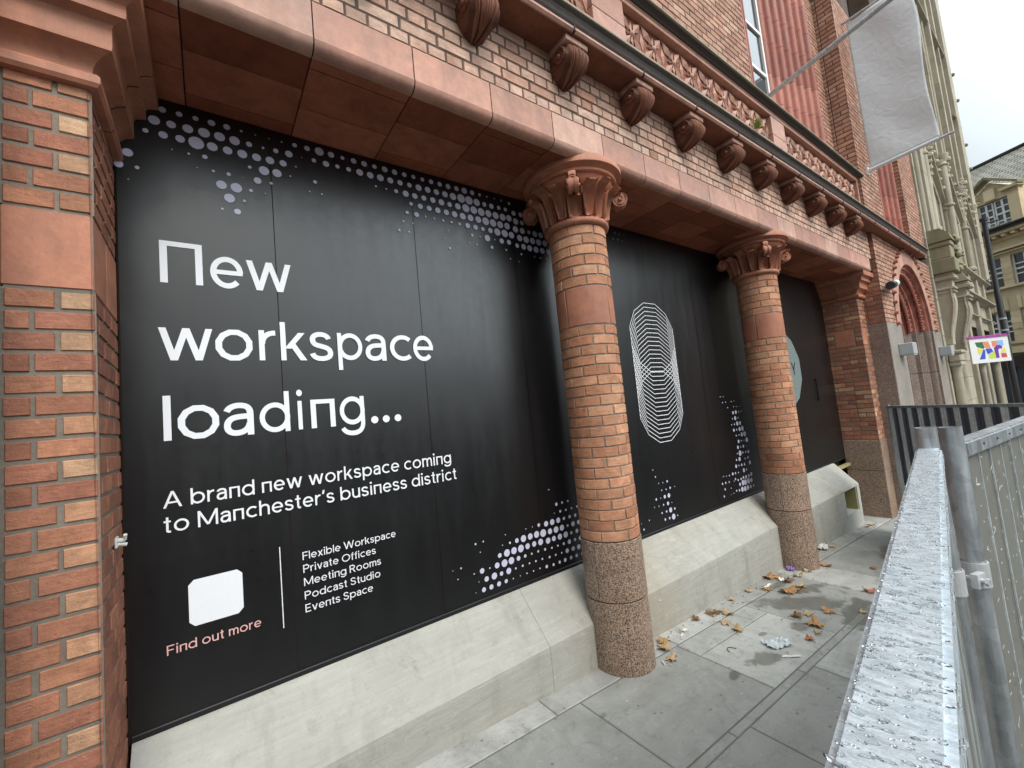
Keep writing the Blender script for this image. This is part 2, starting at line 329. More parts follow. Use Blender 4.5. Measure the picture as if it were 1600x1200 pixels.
M_frame = plain('white_frame', (.72, .73, .72), .5, var=.05)
M_plas = plain('white_plastic', (.62, .62, .58), .45, var=.06)
M_greyplas = plain('grey_plastic', (.36, .38, .40), .5, var=.06)
M_dkplas = plain('dark_plastic', (.035, .037, .04), .4)
M_post = plain('black_paint', (.014, .015, .018), .35)
M_magenta = plain('magenta_paint', (.40, .045, .34), .45)
M_yellow = plain('yellow_board', (.30, .27, .12), .7)
b = MB('banner_fabric', .8, spec=.2); n = b.noise(1, 4, .5, b.scaled((2, 2, 5))); b.col(b.mix(n, (.60, .65, .68), (.65, .70, .73))); b.b.inputs['Transmission Weight'].default_value = 0; b.bump(b.noise(1, 4, .5, b.scaled((3, 5, 5)), dist=1.5), .35, .03); M_flag = b.m

# ------------------------------------------------------------------ brickwork
def brick(bm, mp, u0, u1, v0, v1, t, nu=1, bev=.0045, dep=.009, mat=0, jit=.0022):
    j = lambda: random.uniform(-jit, jit)
    u0 += j(); u1 += j(); v0 += j(); v1 += j(); o = random.uniform(-.0012, .0012)
    us = [u0, u0+bev] + [u0+bev+(u1-u0-2*bev)*i/nu for i in range(1, nu)] + [u1-bev, u1]
    vs = [v0, v0+bev, v1-bev, v1]
    n = len(us)
    pts = [[mp(u+(j()*.5 if i in (0, n-1) else 0), v+(j()*.5 if k in (0, 3) else 0), (-dep if i in (0, n-1) or k in (0, 3) else o)) for k, v in enumerate(vs)] for i, u in enumerate(us)]
    grid(bm, pts, t, mat)
def courses(bm, mp, u0, u1, v0, v1, pat, tint, ch=CO, joint=.010, hole=None, nu=1, mdep=-.006, start=0, mmat=1, backing=True):
    """pat(row) -> list of brick lengths repeated from offset; fills u0..u1"""
    nrow = max(1, int(round((v1-v0)/ch))); h = (v1-v0)/nrow
    for r in range(nrow):
        a, b_ = v0+r*h+joint/2, v0+(r+1)*h-joint/2
        off, lens = pat(r+start)
        u = u0+off; k = 0
        spans = []
        while u < u1-1e-4:
            L = lens[k % len(lens)]; k += 1
            s, e = max(u, u0), min(u+L, u1)
            if e-s > .025: spans.append((s, e))
            u += L
        for s, e in spans:
            s += joint/2; e -= joint/2
            pcs = [(s, e)]
            if hole:
                x = hole((a+b_)/2)
                if x:
                    pcs = []
                    if s < x[0]-.02: pcs.append((s, min(e, x[0])))
                    if e > x[1]+.02: pcs.append((max(s, x[1]), e))
            for p, q in pcs:
                if q-p > .015: brick(bm, mp, p, q, a, b_, tint(r, q-p), nu)
    if backing:
        m = max(1, int((u1-u0)/.06)) if nu > 1 else 1
        if not hole: grid(bm, [[mp(u0+(u1-u0)*i/m, v, mdep) for v in (v0, v1)] for i in range(m+1)], .5, mmat)
def flat(o, ud, nd):
    o, ud, nd = Vector(o), Vector(ud), Vector(nd)
    return lambda u, v, d: o + ud*u + Vector((0, 0, v)) + nd*d
rt = lambda *a: min(1, max(0, random.gauss(.42, .2)))
stretch = lambda L=.225: (lambda r: (-(r % 2)*L/2, [L]))
english = lambda r: (-.06, [.1125]) if r % 2 == 0 else (-.11, [.225])
flemish = lambda r: (-(r % 2)*.1687, [.225, .1125])

# ------------------------------------------------------------------ the red building
B = thing('brick_building', 'red brick and terracotta office building with round columns along its boarded shopfront', 'building', (4, .3, 0))
# outside walls behind everything (body)
bm = NB()
box(bm, -6, 13.3, .12, 9, -1, 3.95, .4, 0)
box(bm, -6, 13.3, -.15, 9, 4.72, 13, .4, 0); box(bm, -6, 6.02, -.44, 0, 4.72, 12.9); box(bm, 8.70, 9.2, -.455, 0, 4.72, 12.9); box(bm, 5.9, 10.3, -.44, 0, 9.2, 12.9)
box(bm, -6, PX-.30, -.40, .1, -1, 4.7, .4, 0)
box(bm, -6, 13.3, -.15, 9, 3.97, 4.70, .4, 0)
mesh('wall_core', bm, M_mortar_dark, B)

def pier_tint(r, L):
    if L < .145: return random.choice([.88, .93, 1, .8, .5]) if r % 2 == 0 else rt()
    return rt()
# --- left pier: front, reveal
bm = NB()
def leftrow(rowtop):   # lengths measured from the corner leftwards
    pass
mpF = lambda u, v, d: Vector((PX-u, PY-d, v))
mpR = lambda u, v, d: Vector((PX+d, PY+u, v))
def patF(r): return (0, [.163, .074]) if r % 2 else (0, [.100, .137])
def patR(r): return (0, [.088, .172, .165, .09]) if r % 2 else (0, [.19, .15, .165])
def tF(r, L):
    return random.uniform(.74, .98) if (r % 2 == 0 and abs(L-.09) < .012) else random.uniform(.15, .62)
za = ZBB-33*CO
courses(bm, mpF, -.0045, .237, za, ZBB, patF, tF); courses(bm, mpR, -.0045, .51, za, ZBB, patR, lambda r, L: random.uniform(.05, .5))
courses(bm, mpF, -.0045, .237, ZBT, ZBT+10*CO, patF, tF); courses(bm, mpR, -.0045, .51, ZBT, ZBT+7*CO, patR, lambda r, L: random.uniform(.05, .5))
# block band
brick(bm, mpF, .001, .233, ZBB+.005, ZBT-.005, .5, mat=2); brick(bm, mpR, .004, .25, ZBB+.005, ZBT-.005, .4, mat=2); brick(bm, mpR, .258, .50, ZBB+.005, ZBT-.005, .5, mat=2)
grid(bm, [[mpF(u, v, -.006) for v in (ZBB, ZBT)] for u in (0, .226)], .5, 1); grid(bm, [[mpR(u, v, -.006) for v in (ZBB, ZBT)] for u in (0, .51)], .5, 1)
mesh('pier', bm, [M_brick, M_mortar, M_terra], B)
# outer pier left of the joint
bm = NB()
courses(bm, lambda u, v, d: Vector((-.562-u, WY-d, v)), 0, 2.2, za, ZBB+25*CO, flemish, rt)
courses(bm, lambda u, v, d: Vector((-.600+d, WY+u, v)), 0, .236, za, ZBB+25*CO, flemish, rt)
box(bm, -.64, -.572, PY+.007, PY+.2, za, 3.9, mat=1)
mesh('pier', bm, [M_brick, M_mortar], B)
# --- right pilaster
bm = NB()
mpA = lambda u, v, d: Vector((EX-d, EY+u, v)); mpB = lambda u, v, d: Vector((EX+u, EY-d, v))
pA = lambda r: (-(r % 2)*.11, [.225, .1125]); tA = lambda r, L: random.uniform(.72, .92) if random.random() < .16 else random.uniform(.1, .6)
for a, c in ((ZG, ZBB), (ZBT, ZBT+6.62*CO)):
    courses(bm, mpA, 0, .50, a, c, pA, tA); courses(bm, mpB, 0, .36, a, c, pA, tA)
brick(bm, mpA, .11, .385, ZBB+.004, ZBT-.004, .45, mat=2); brick(bm, mpB, .004, .24, ZBB+.004, ZBT-.004, .5, mat=2)
courses(bm, mpA, 0, .105, ZBB, ZBT, pA, tA); courses(bm, mpA, .39, .5, ZBB, ZBT, pA, tA); courses(bm, mpB, .245, .36, ZBB, ZBT, pA, tA)
grid(bm, [[mpA(u, v, -.007) for v in (ZBB, ZBT)] for u in (0, .5)], .5, 1); grid(bm, [[mpB(u, v, -.007) for v in (ZBB, ZBT)] for u in (0, .36)], .5, 1)
mesh('pilaster', bm, [M_brick, M_mortar, M_terra], B)
bm = NB()
box(bm, EX-.012, EX+.35, EY-.012, .0, .62, ZG-.003, b=.5, bev=.006); box(bm, EX-.012, EX+.35, EY-.012, .0, -.7, .614, b=.7, bev=.006)
mesh('pilaster_base', bm, M_granite, B)
# --- imposts
prof = [(.0, 3.505), (.026, 3.508), (.036, 3.522), (.036, 3.548), (.026, 3.562), (.010, 3.568), (.012, 3.59), (.022, 3.612), (.046, 3.634), (.076, 3.645), (.078, 3.66), (.078, 3.735), (.084, 3.748), (.104, 3.757), (.124, 3.76), (.126, 3.775), (.126, 3.812), (.14, 3.824), (.172, 3.832), (.176, 3.845), (.176, 3.903)]
for sx, x0, xe, nm in ((1, PX, -.565, 'impost'), (-1, EX, 9.205, 'impost')):
    bm = NB()
    f = [lambda p, x0=x0, sx=sx: Vector((x0+sx*p[0], .012, p[1])), lambda p, x0=x0, sx=sx: Vector((x0+sx*p[0], -.24, p[1])),
         lambda p, x0=x0, sx=sx: Vector((x0+sx*p[0], -.246, p[1])), lambda p, x0=x0, sx=sx: Vector((x0+sx*p[0], PY-p[0], p[1])), lambda p, xe=xe: Vector((xe, PY-p[0], p[1]))]
    for i in (0, 2, 3): sweep(bm, prof, f[i:i+2], random.uniform(.2, .6))
    o = mesh(nm, bm, M_terra, B); autosmooth(o, 35)
# --- pier beyond the pilaster (faces -x) and door wall
bm = NB()
mpC = lambda u, v, d: Vector((WX-d, WY+u, v)); mpD = lambda u, v, d: Vector((WX+u, WY-d, v))
GT = 3.05; AX, RO, RI = 11.38, 1.53, 1.26
courses(bm, mpC, 0, .26, GT, 4.6, lambda r: (-(r % 2)*.11, [.225, .1125]), tA)
mesh('pier', bm, [M_brick, M_mortar], B)
bm = NB()
hole = lambda z: (AX-WX-math.sqrt(max(0, RO*RO-(z-GT)**2)), AX-WX+math.sqrt(max(0, RO*RO-(z-GT)**2))) if z-GT < RO else None
courses(bm, mpD, 0, 13.48-WX, GT, 4.6, stretch(.225), lambda *a: min(1, max(0, random.gauss(.5, .25))), hole=hole)
# mortar bed with the arch cut out
ang = [math.pi*i/32 for i in range(33)]
ring = [(AX-RO*math.cos(a), GT+RO*math.sin(a)) for a in ang]
for (p, q) in zip(ring[:-1], ring[1:]):
    ngon(bm, [(p[0], WY+.006, p[1]), (q[0], WY+.006, q[1]), (q[0], WY+.006, 4.6), (p[0], WY+.006, 4.6)], mat=1)
for a, c in ((WX, AX-RO), (AX+RO, 13.48)): ngon(bm, [(a, WY+.006, GT), (c, WY+.006, GT), (c, WY+.006, 4.6), (a, WY+.006, 4.6)], mat=1)
mesh('door_wall', bm, [M_dbrick, M_mortar_dark], B)
bm = NB()
for k, (a, c) in enumerate(((-.9, .55), (.554, 1.36), (1.364, 2.15), (2.154, GT-.003))):
    box(bm, WX, WX+.62, WY-.004, -.35, a, c, b=random.random(), bev=.004, mat=0)
mesh('door_wall_base', bm, M_granite_dk, B)
for xa, xb in ((WX+.005, 10.11), (12.645, 13.48)):
    bm = NB()
    for a, c in ((-.9, 1.36), (1.364, GT-.003)): box(bm, xa, xb, WY-.010, WY+.2, a, c, b=random.random(), bev=.004)
    mesh('granite_pilaster', bm, M_granite_lt, B)
# arch: splayed orders
D = thing('doorway', '', ''); [D.pop(k) for k in ('label', 'category')] if False else None
bpy.data.objects.remove(D)
orders = [(RI, WY-.020), (RI-.005, WY+.03), (RI-.05, WY+.06), (RI-.10, WY+.05), (RI-.13, WY+.10), (RI-.13, WY+.16), (RI-.20, WY+.17), (RI-.30, WY+.26), (RI-.33, WY+.30), (RI-.36, WY+.26), (RI-.42, WY+.27), (RI-.44, WY+.36), (RI-.50, WY+.38), (RI-.60, WY+.48), (RI-.64, WY+.46), (RI-.70, WY+.50), (RI-.72, WY+.62)]
orders = [(RI-(RI-r)*.62, WY+(y-WY)*.78) for r, y in orders]
bm = NB()
for i in range(24):
    a0, a1 = math.pi*i/24, math.pi*(i+1)/24
    grid(bm, [[(AX-r*math.cos(a), y, GT+r*math.sin(a)) for r, y in orders] for a in (a0, (a0+a1)/2, a1)], random.uniform(.2, .8))
for i in range(58):      # rows of carved berries along two orders
    for (r, y, s) in ((RI-.14, WY+.115, .042), (RI-.335, WY+.285, .046)):
        a = math.pi*(i+.5)/58
        bmesh.ops.create_icosphere(bm, subdivisions=1, radius=s*random.uniform(.8, 1.1), matrix=Matrix.Translation((AX-r*math.cos(a), y, GT+r*math.sin(a))))
        if i % 2 == 0: bmesh.ops.create_icosphere(bm, subdivisions=1, radius=s*.7, matrix=Matrix.Translation((AX-(r+.04)*math.cos(a+.02), y-.02, GT+(r+.04)*math.sin(a+.02))))
l = bm.loops.layers.float_color['tint']
for f in bm.faces:
    if len(f.verts) == 3:
        for lp in f.loops: lp[l] = (.35, .5, 0, 1)
o = mesh('door_arch', bm, M_terra_red, B); autosmooth(o, 30)
bm = NB()
for i in range(12):
    a0, a1 = math.pi*i/12, math.pi*(i+1)/12
    grid(bm, [[(AX-r*math.cos(a), y, GT+r*math.sin(a)) for r, y in ((RO-.006, WY+.01), (RO-.006, WY-.016), (RI+.012, WY-.020), (RI, WY-.008), (RI, WY+.01))] for a in [a0+.002+(a1-a0-.004)*k/4 for k in range(5)]], random.uniform(.3, .8))
mesh('arch_face', bm, M_terra_pink, B)
for i in range(26):
    a = math.pi*i/25; bm = NB()
    tube(bm, (AX-1.55*math.cos(a), WY+.01, GT+1.55*math.sin(a)), (AX-1.55*math.cos(a), WY-.055, GT+1.55*math.sin(a)), .040, 8, t=random.random()*.6, r1=.026)
    mesh('arch_stud', bm, M_terra_red, B)
bm = NB()
for s in (-1, 1):
    pts = [[(AX+s*r, y, z) for r, y in orders] for z in (-.9, .55, .562, 1.36, 1.372, 2.15, 2.162, GT)]
    for i in (0, 2, 4, 6): grid(bm, pts[i:i+2], .5, b=random.random())
    grid(bm, [[(AX+s*(r+.006), y+.006, z) for r, y in orders] for z in (-.9, GT)], .5, 1)
o = mesh('door_jamb', bm, [M_granite_dk, M_joint], B); autosmooth(o, 30)
bm = NB(); box(bm, AX-.86, AX+.86, WY+.49, WY+.55, -.9, 3.95)
for i in range(5): box(bm, AX-.8+i*.32, AX-.8+i*.32+.29, WY+.47, WY+.495, -.6, 3.3)
mesh('door', bm, plain('dark_door', (.022, .014, .011), .45), B)

# --- lintel
bm = NB()
ty = [1.47+.505*i for i in range(-4, 16)]
fprof = [(-.628, ZT-.001), (-.652, ZT-.004), (-.678, ZT+.004), (-.694, ZT+.020), (-.7005, ZT+.045), (-.6955, ZT+.058), (-.6955, 4.142)]
for i, (a, c) in enumerate(zip(ty[:-1], ty[1:])):
    a = max(a, -.56); c = min(c, 9.2)
    if c-a < .05: continue
    g = .003
    tt = random.uniform(.15, .95)
    grid(bm, [[(x, y, z) for y, z in fprof] for x in (a+g, c-g)], tt)
    rows = (-.628, -.40, -.097, .02) if i % 2 else (-.628, -.56, -.26, .02)
    for p, q in zip(rows[:-1], rows[1:]):
        if i % 2 == 0 and p == -.628: pass
        box(bm, a+g, c-g, p+g, q-g, ZT, ZT+.05, random.uniform(0, .9), mat=1, bev=.002)
box(bm, -.56, 9.2, -.64, .1, ZT+.012, 4.14, mat=2); box(bm, -.56, 9.2, -.688, -.60, ZT+.03, 4.139, mat=2)
o = mesh('lintel', bm, [M_terra_pink, M_soffit, M_joint], B); autosmooth(o, 35)
bm = NB()
courses(bm, lambda u, v, d: Vector((-.56+u, -.690-d, v)), 0, 9.76, 4.147, 4.605, english, lambda r, L: min(1, max(0, random.gauss(.62-.06*r, .2))), joint=.009)
mesh('frieze_brickwork', bm, [M_pbrick, M_mortar_dark], B)

# --- cornice shelf
def along(bm, prof, x0, x1, t=.5, mat=0, n=1, cap=True):
    grid(bm, [[(x0+(x1-x0)*i/n, y, z) for y, z in prof] for i in range(n+1)], t, mat)
    if cap:
        for x in (x0, x1): ngon(bm, [(x, y, z) for y, z in prof], t, mat)
bm = NB()
x = -3.0; xe = 12.42
along(bm, [(-.66, 4.63), (-.68, 4.601), (-.882, 4.601), (-.875, 4.63)], x, xe, mat=0)
along(bm, [(-.875, 4.603), (-.892, 4.604), (-.905, 4.618), (-.905, 4.634), (-.893, 4.648), (-.872, 4.65)], x, xe, mat=1)
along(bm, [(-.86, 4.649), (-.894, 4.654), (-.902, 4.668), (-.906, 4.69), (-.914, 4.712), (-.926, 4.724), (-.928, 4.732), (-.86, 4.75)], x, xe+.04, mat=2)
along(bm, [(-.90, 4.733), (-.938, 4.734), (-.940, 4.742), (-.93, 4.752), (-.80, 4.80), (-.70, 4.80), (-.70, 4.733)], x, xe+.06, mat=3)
x = 2.06
while x < 12:
    box(bm, x, x+.012, -.909, -.88, 4.60, 4.652, mat=2); x += .745
mesh('cornice', bm, [M_corbel, M_terra_pink, M_blackstone, M_ledge], B)

# --- corbels
def corbel(xc):
    bm = NB()
    pr = [(-.845, 4.556), (-.853, 4.545), (-.872, 4.52), (-.884, 4.49), (-.885, 4.46), (-.874, 4.43), (-.852, 4.40), (-.82, 4.378), (-.78, 4.360), (-.735, 4.348), (-.69, 4.345)]
    # refine
    P_ = []
    for i in range(len(pr)-1):
        for k in range(3):
            t = k/3; P_.append((pr[i][0]*(1-t)+pr[i+1][0]*t, pr[i][1]*(1-t)+pr[i+1][1]*t))
    P_.append(pr[-1]); m = len(P_); nt_ = 14
    hwf = lambda s: .105*(1-.5*max(0, s-.4)**1.5/.6**1.5)
    def SF(s, t, d):
        f = max(0, min(1, s))*(m-1); i_ = min(m-2, int(f)); k_ = f-i_
        y = P_[i_][0]*(1-k_)+P_[i_+1][0]*k_; z = P_[i_][1]*(1-k_)+P_[i_+1][1]*k_
        a, c = max(0, i_-1), min(m-1, i_+2); ty_, tz_ = P_[c][0]-P_[a][0], P_[c][1]-P_[a][1]; L = math.hypot(ty_, tz_)
        d -= .03*abs(t)**3
        return (xc+t*hwf(s), y+d*tz_/L*-1*-1, z-d*ty_/L)
    rows = [[SF(i/(m-1), j/nt_*2-1, -.006) for j in range(nt_+1)] for i in range(m)]
    grid(bm, rows, .1, b=.2)  # darkest tint on the body paints shade between the leaf blades
    for (ta, tm, tb, s0, s1, w, h) in ((0, 0, 0, .02, .97, .17, .026), (-.30, -.42, -.12, .0, .80, .15, .022), (.30, .42, .12, .0, .80, .15, .022), (-.62, -.80, -.50, .02, .66, .17, .024), (.62, .80, .50, .02, .66, .17, .024), (-.5, -.62, -.28, .5, 1.0, .14, .018), (.5, .62, .28, .5, 1.0, .14, .018)):
        bl = []
        for a in range(19):
            u = a/18; s = s0+(s1-s0)*u; tc_ = ta*(1-u)**2+2*tm*u*(1-u)+tb*u*u; wd = w*(math.sin(math.pi*min(1, u*.93+.05))**.75)+.01
            bl.append([SF(s, tc_+q*wd, -.008+h*(math.sqrt(max(0, 1-q*q))*math.sin(math.pi*(u*.9+.06))**.5) - (.012 if abs(q) < .05 else 0)) for q in (-1, -.85, -.6, -.35, -.12, 0, .12, .35, .6, .85, 1)])
        grid(bm, bl, .75)
    for sd in (0, -1):     # cheeks
        for i in range(m-1):
            p, q = rows[i][sd], rows[i+1][sd]
            f = bm.faces.new([bm.verts.new(w) for w in (p, q, (q[0], -.69, q[2]), (p[0], -.69, p[2]))]); paint(bm, [f], .3)
    box(bm, xc-.105, xc+.105, -.868, -.69, 4.558, 4.602, .6, bev=.004, mat=1)
    for s in (-1, 1):      # side scroll
        pts = []
        for k in range(40):
            a = k*.36; r = .058*(1-k/46)
            pts.append((xc+s*(.105), -.79+r*math.cos(a), 4.487+r*math.sin(a)))
        for a, c in zip(pts[:-1], pts[1:]): tube(bm, a, c, .011, 6, t=.4)
        bmesh.ops.create_icosphere(bm, subdivisions=2, radius=.017, matrix=Matrix.Translation((xc+s*.107, -.79, 4.487)))
    o = mesh('corbel', bm, [M_corbel, M_terra_pink], B); autosmooth(o, 65); return o
cor = corbel(2.865)
for i in range(-4, 8):
    if i == 0: continue
    c = cor.copy(); COL.objects.link(c); c.parent = B; c.location = Vector(cor.location)+Vector((.745*i, 0, 0))

# --- frieze of carved flowers and its coping
YF = -.695
bm = NB()
posts = [(-3.0, -.60), (2.54, 2.94), (5.74, 6.13), (9.00, 9.065)]
box(bm, -3, 9.065, YF+.05, -.42, 4.76, 5.52, .5, mat=0)
for a, c in posts:
    box(bm, a, c, YF-.012, YF+.06, 4.80, 5.235, random.random(), mat=1, bev=.003); box(bm, a, c, YF-.012, YF+.06, 5.24, 5.475, random.random(), mat=1, bev=.003)
box(bm, -3, 9.065, YF-.010, YF+.06, 4.79, 5.115, .5, mat=1); box(bm, -3, 9.065, YF-.016, YF+.06, 5.478, 5.515, .5, mat=1)
mesh('parapet', bm, [M_terra_dk, M_terra_pink], B)
def flower(bm, xc, zc, hw, hh):
    y0 = YF+.05
    for sx in (-1, 1):
        for sz in (-1, 1):
            for k, (w, off) in enumerate(((.21, 0), (.16, .0))):
                # leaf blade from centre to the corner, ridged
                e = Vector((xc+sx*hw*.96, 0, zc+sz*hh*.96)); c = Vector((xc+sx*hw*.12, 0, zc+sz*hh*.12)); d = e-c; pn = Vector((-d.z, 0, d.x))*w
                ridge = [c+Vector((0, y0-.02, 0)), c+d*.5+Vector((0, y0-.032+.02*k, 0)), e+Vector((0, y0-.008, 0))]
                if k == 0:
                    for sg in (-1, 1):
                        m_ = c+d*.5+pn*sg+Vector((0, y0-.004, 0))
                        for tri in ((ridge[0], ridge[1], m_), (ridge[1], ridge[2], m_)):
                            f = bm.faces.new([bm.verts.new(v) for v in tri]); paint(bm, [f], .6)
    for sx, sz in ((1, 0), (-1, 0), (0, 1), (0, -1)):
        c = Vector((xc, y0-.012, zc)); e = Vector((xc+sx*hw*.62, y0-.018, zc+sz*hh*.62)); d = e-c; pn = Vector((-d.z, 0, d.x))*.15
        for sg in (-1, 1):
            f = bm.faces.new([bm.verts.new(v) for v in (c, c+d*.55+Vector((0, -.028, 0)), e)]) if False else bm.faces.new([bm.verts.new(v) for v in (c+Vector((0, -.01, 0)), c+d*.55+pn*sg+Vector((0, .008, 0)), e)]); paint(bm, [f], .8)
    bmesh.ops.create_icosphere(bm, subdivisions=2, radius=.026, matrix=Matrix.Translation((xc, y0-.015, zc)))
    for sx in (-1, 1):      # lozenge between flowers
        x1 = xc+sx*hw
        a = [(x1, y0-.022, zc), (x1-sx*hw*.20, y0-.004, zc), (x1, y0-.004, zc+hh*.50), (x1, y0-.004, zc-hh*.50)]
        for q in ((0, 1, 2), (0, 1, 3)): f = bm.faces.new([bm.verts.new(a[i]) for i in q]); paint(bm, [f], .5)
for a, c in ((-.60, 2.54), (2.94, 5.74), (6.13, 9.00)):
    bm = NB(); n_ = 9; w = (c-a)/n_
    for i in range(n_): flower(bm, a+w*(i+.5), 5.297, w/2, .178)
    mesh('flower_panel', bm, M_terra_pink, B)
bm = NB()
along(bm, [(YF+.03, 5.516), (YF-.020, 5.516), (YF-.026, 5.522), (YF-.02, 5.530)], -3, 9.065, mat=1)
along(bm, [(YF-.018, 5.529), (YF-.034, 5.534), (YF-.046, 5.548), (YF-.066, 5.560), (YF-.078, 5.564), (YF-.078, 5.576), (YF, 5.59)], -3, 9.16, mat=0)
along(bm, [(YF-.07, 5.577), (YF-.092, 5.578), (YF-.094, 5.588), (YF-.08, 5.596), (-.5, 5.66), (-.42, 5.66), (-.42, 5.577)], -3, 9.17, mat=2)
mesh('coping', bm, [M_blackstone, M_terra_pink, M_ledge], B)

# --- upper storey: piers, brick strips and moulded window jambs
bm = NB(); ZU0, ZU1 = 5.5, 12.6
pb = lambda *a: min(1, max(0, random.gauss(.45, .25)))
for (a, c) in ((9.07, 10.22), (12.14, 13.48)):
    z0 = 4.76
    courses(bm, lambda u, v, d, a=a: Vector((a+u, WY-d, v)), 0, c-a, z0, 9.0, stretch(.225), pb, ch=.0785)
    courses(bm, lambda u, v, d, a=a: Vector((a-d, WY+u, v)), 0, .36, z0, 9.0, lambda r: (-(r % 2)*.11, [.225, .1125]), pb, ch=.0785)
    courses(bm, lambda u, v, d, c=c: Vector((c+d, WY+u, v)), 0, .36, z0, 9.0, lambda r: (-(r % 2)*.11, [.225, .1125]), pb, ch=.0785)
    box(bm, a+.01, c-.01, WY+.01, -.39, z0, 12.9, mat=1)
courses(bm, lambda u, v, d: Vector((8.70+u, -.470-d, v)), 0, .37, 5.45, 9.0, stretch(.225), pb, ch=.0785)
courses(bm, lambda u, v, d: Vector((-.6+u, -.470-d, v)), 0, 6.6, 5.45, 7.6, stretch(.225), pb, ch=.0785)
mesh('upper_wall', bm, [M_dbrick, M_mortar_dark], B)
# jambs: rolls and hollows going back into the wall
def jamb(x0, x1, y0, y1, z0, z1, nm):
    bm = NB(); n_ = max(4, int(abs(x1-x0)/.19)); zs = [z0]
    while zs[-1] < z1: zs.append(min(z1, zs[-1]+random.uniform(.42, .6)))
    pr = []
    for i in range(n_):
        xa, ya = x0+(x1-x0)*i/n_, y0+(y1-y0)*i/n_; dx, dy = (x1-x0)/n_, (y1-y0)/n_
        pr += [(xa, ya), (xa+dx*.30, ya), (xa+dx*.32, ya+dy*.2)]
        for k in range(7):
            a = math.pi*k/6; pr.append((xa+dx*(.42+.24*(1-math.cos(a))), ya+dy*(.25+.5*k/6)-.045*math.sin(a)))
        pr += [(xa+dx*.93, ya+dy*.8), (xa+dx*.95, ya+dy)]
    for za_, zb_ in zip(zs[:-1], zs[1:]): grid(bm, [[(x, y, z) for x, y in pr] for z in (za_+.003, zb_-.003)], random.random())
    o = mesh(nm, bm, M_terra_red, B); autosmooth(o, 40)
jamb(8.70, 7.35, -.47, -.17, 5.5, 9.2, 'window_jamb'); jamb(6.0, 6.45, -.47, -.17, 5.5, 9.2, 'window_jamb')
jamb(10.22, 11.18, -.66, -.42, 4.83, 9.2, 'window_jamb'); jamb(12.14, 11.18, -.66, -.42, 4.83, 9.2, 'window_jamb')
for a, c, y, z0 in ((6.45, 7.35, -.175, 6.3),):
    bm = NB(); box(bm, a, c, y, y+.01, z0, 9.2); w = mesh('window', bm, M_glass, B)
    bm = NB(); nn = 3 if c-a > 1 else 1
    for i in range(nn+1): box(bm, a+(c-a)*i/nn-.03, a+(c-a)*i/nn+.03, y-.03, y+.005, z0, 9.2)
    for k in range(5): box(bm, a, c, y-.025, y+.004, z0+k*.72, z0+k*.72+.05)
    mesh('window_frame', bm, M_frame, w)
bm = NB(); box(bm, 6.0, 7.4, -.30, -.16, 5.5, 6.28, .4, bev=.01)
mesh('apron_panel', bm, M_terra_red, B)
# high wall above, out of frame: bands and brick
bm = NB(); courses(bm, lambda u, v, d: Vector((-.6+u, -.470-d, v)), 0, 9.66, 9.2, 12.9, stretch(.225), pb, ch=.0785)
mesh('upper_wall', bm, [M_dbrick, M_mortar_dark], B)

# --- concrete plinth under the hoarding
ys, zar = -.3156, .532
pp = [(.03, .815), (-.006, .822), (-.020, .8185), (-.028, .808), (ys+.012, zar+.006), (ys, zar-.008), (ys-.002, zar-.03), (ys, -.8)]
bm = NB()
def plinth(a, c, n=1): along(bm, pp, a, c, n=n, cap=False)
for a, c in ((-.32, 1.80), (1.802, 4.47), (4.472, 7.53)): plinth(a, c)
along(bm, pp[:5]+[(ys, .503)], 7.533, 8.075, cap=False); along(bm, [(ys, .15), (ys, -.8)], 7.533, 8.075, cap=False)
plinth(8.075, 8.19)
e = [(8.19, p[0], p[1]) for p in pp]; e2 = [(8.26, p[0]+.004 if p[1] > .6 else p[0]+.03, p[1]-.01 if i < 7 else p[1]) for i, p in enumerate(pp)]
grid(bm, [e, e2]); ngon(bm, e2+[(8.26, .03, -.8)])
for z in (.503, .15): ngon(bm, [(7.533, ys, z), (8.075, ys, z), (8.075, ys+.24, z), (7.533, ys+.24, z)])
for x in (7.533, 8.075): ngon(bm, [(x, ys, .15), (x, ys+.24, .15), (x, ys+.24, .503), (x, ys, .503)])
box(bm, -.32, 8.2, .02, .1, -.8, .81)
pl = mesh('plinth', bm, M_conc, B)
bm = NB(); box(bm, 7.535, 8.073, ys+.235, ys+.25, .152, .50); box(bm, 8.045, 8.0735, ys+.01, ys+.236, .152, .50); box(bm, 8.265, EX-.02, -.07, -.02, .70, .745)
mesh('yellow_lining', bm, M_yellow, pl)
bm = NB()
for i in range(26):
    x = random.uniform(2.6, 7.4); z = random.uniform(.28, .5)
    bmesh.ops.create_icosphere(bm, subdivisions=1, radius=random.uniform(.004, .009), matrix=Matrix.Translation((x, ys-.001, z)))
mesh('cement_dab', bm, M_fleck, pl)

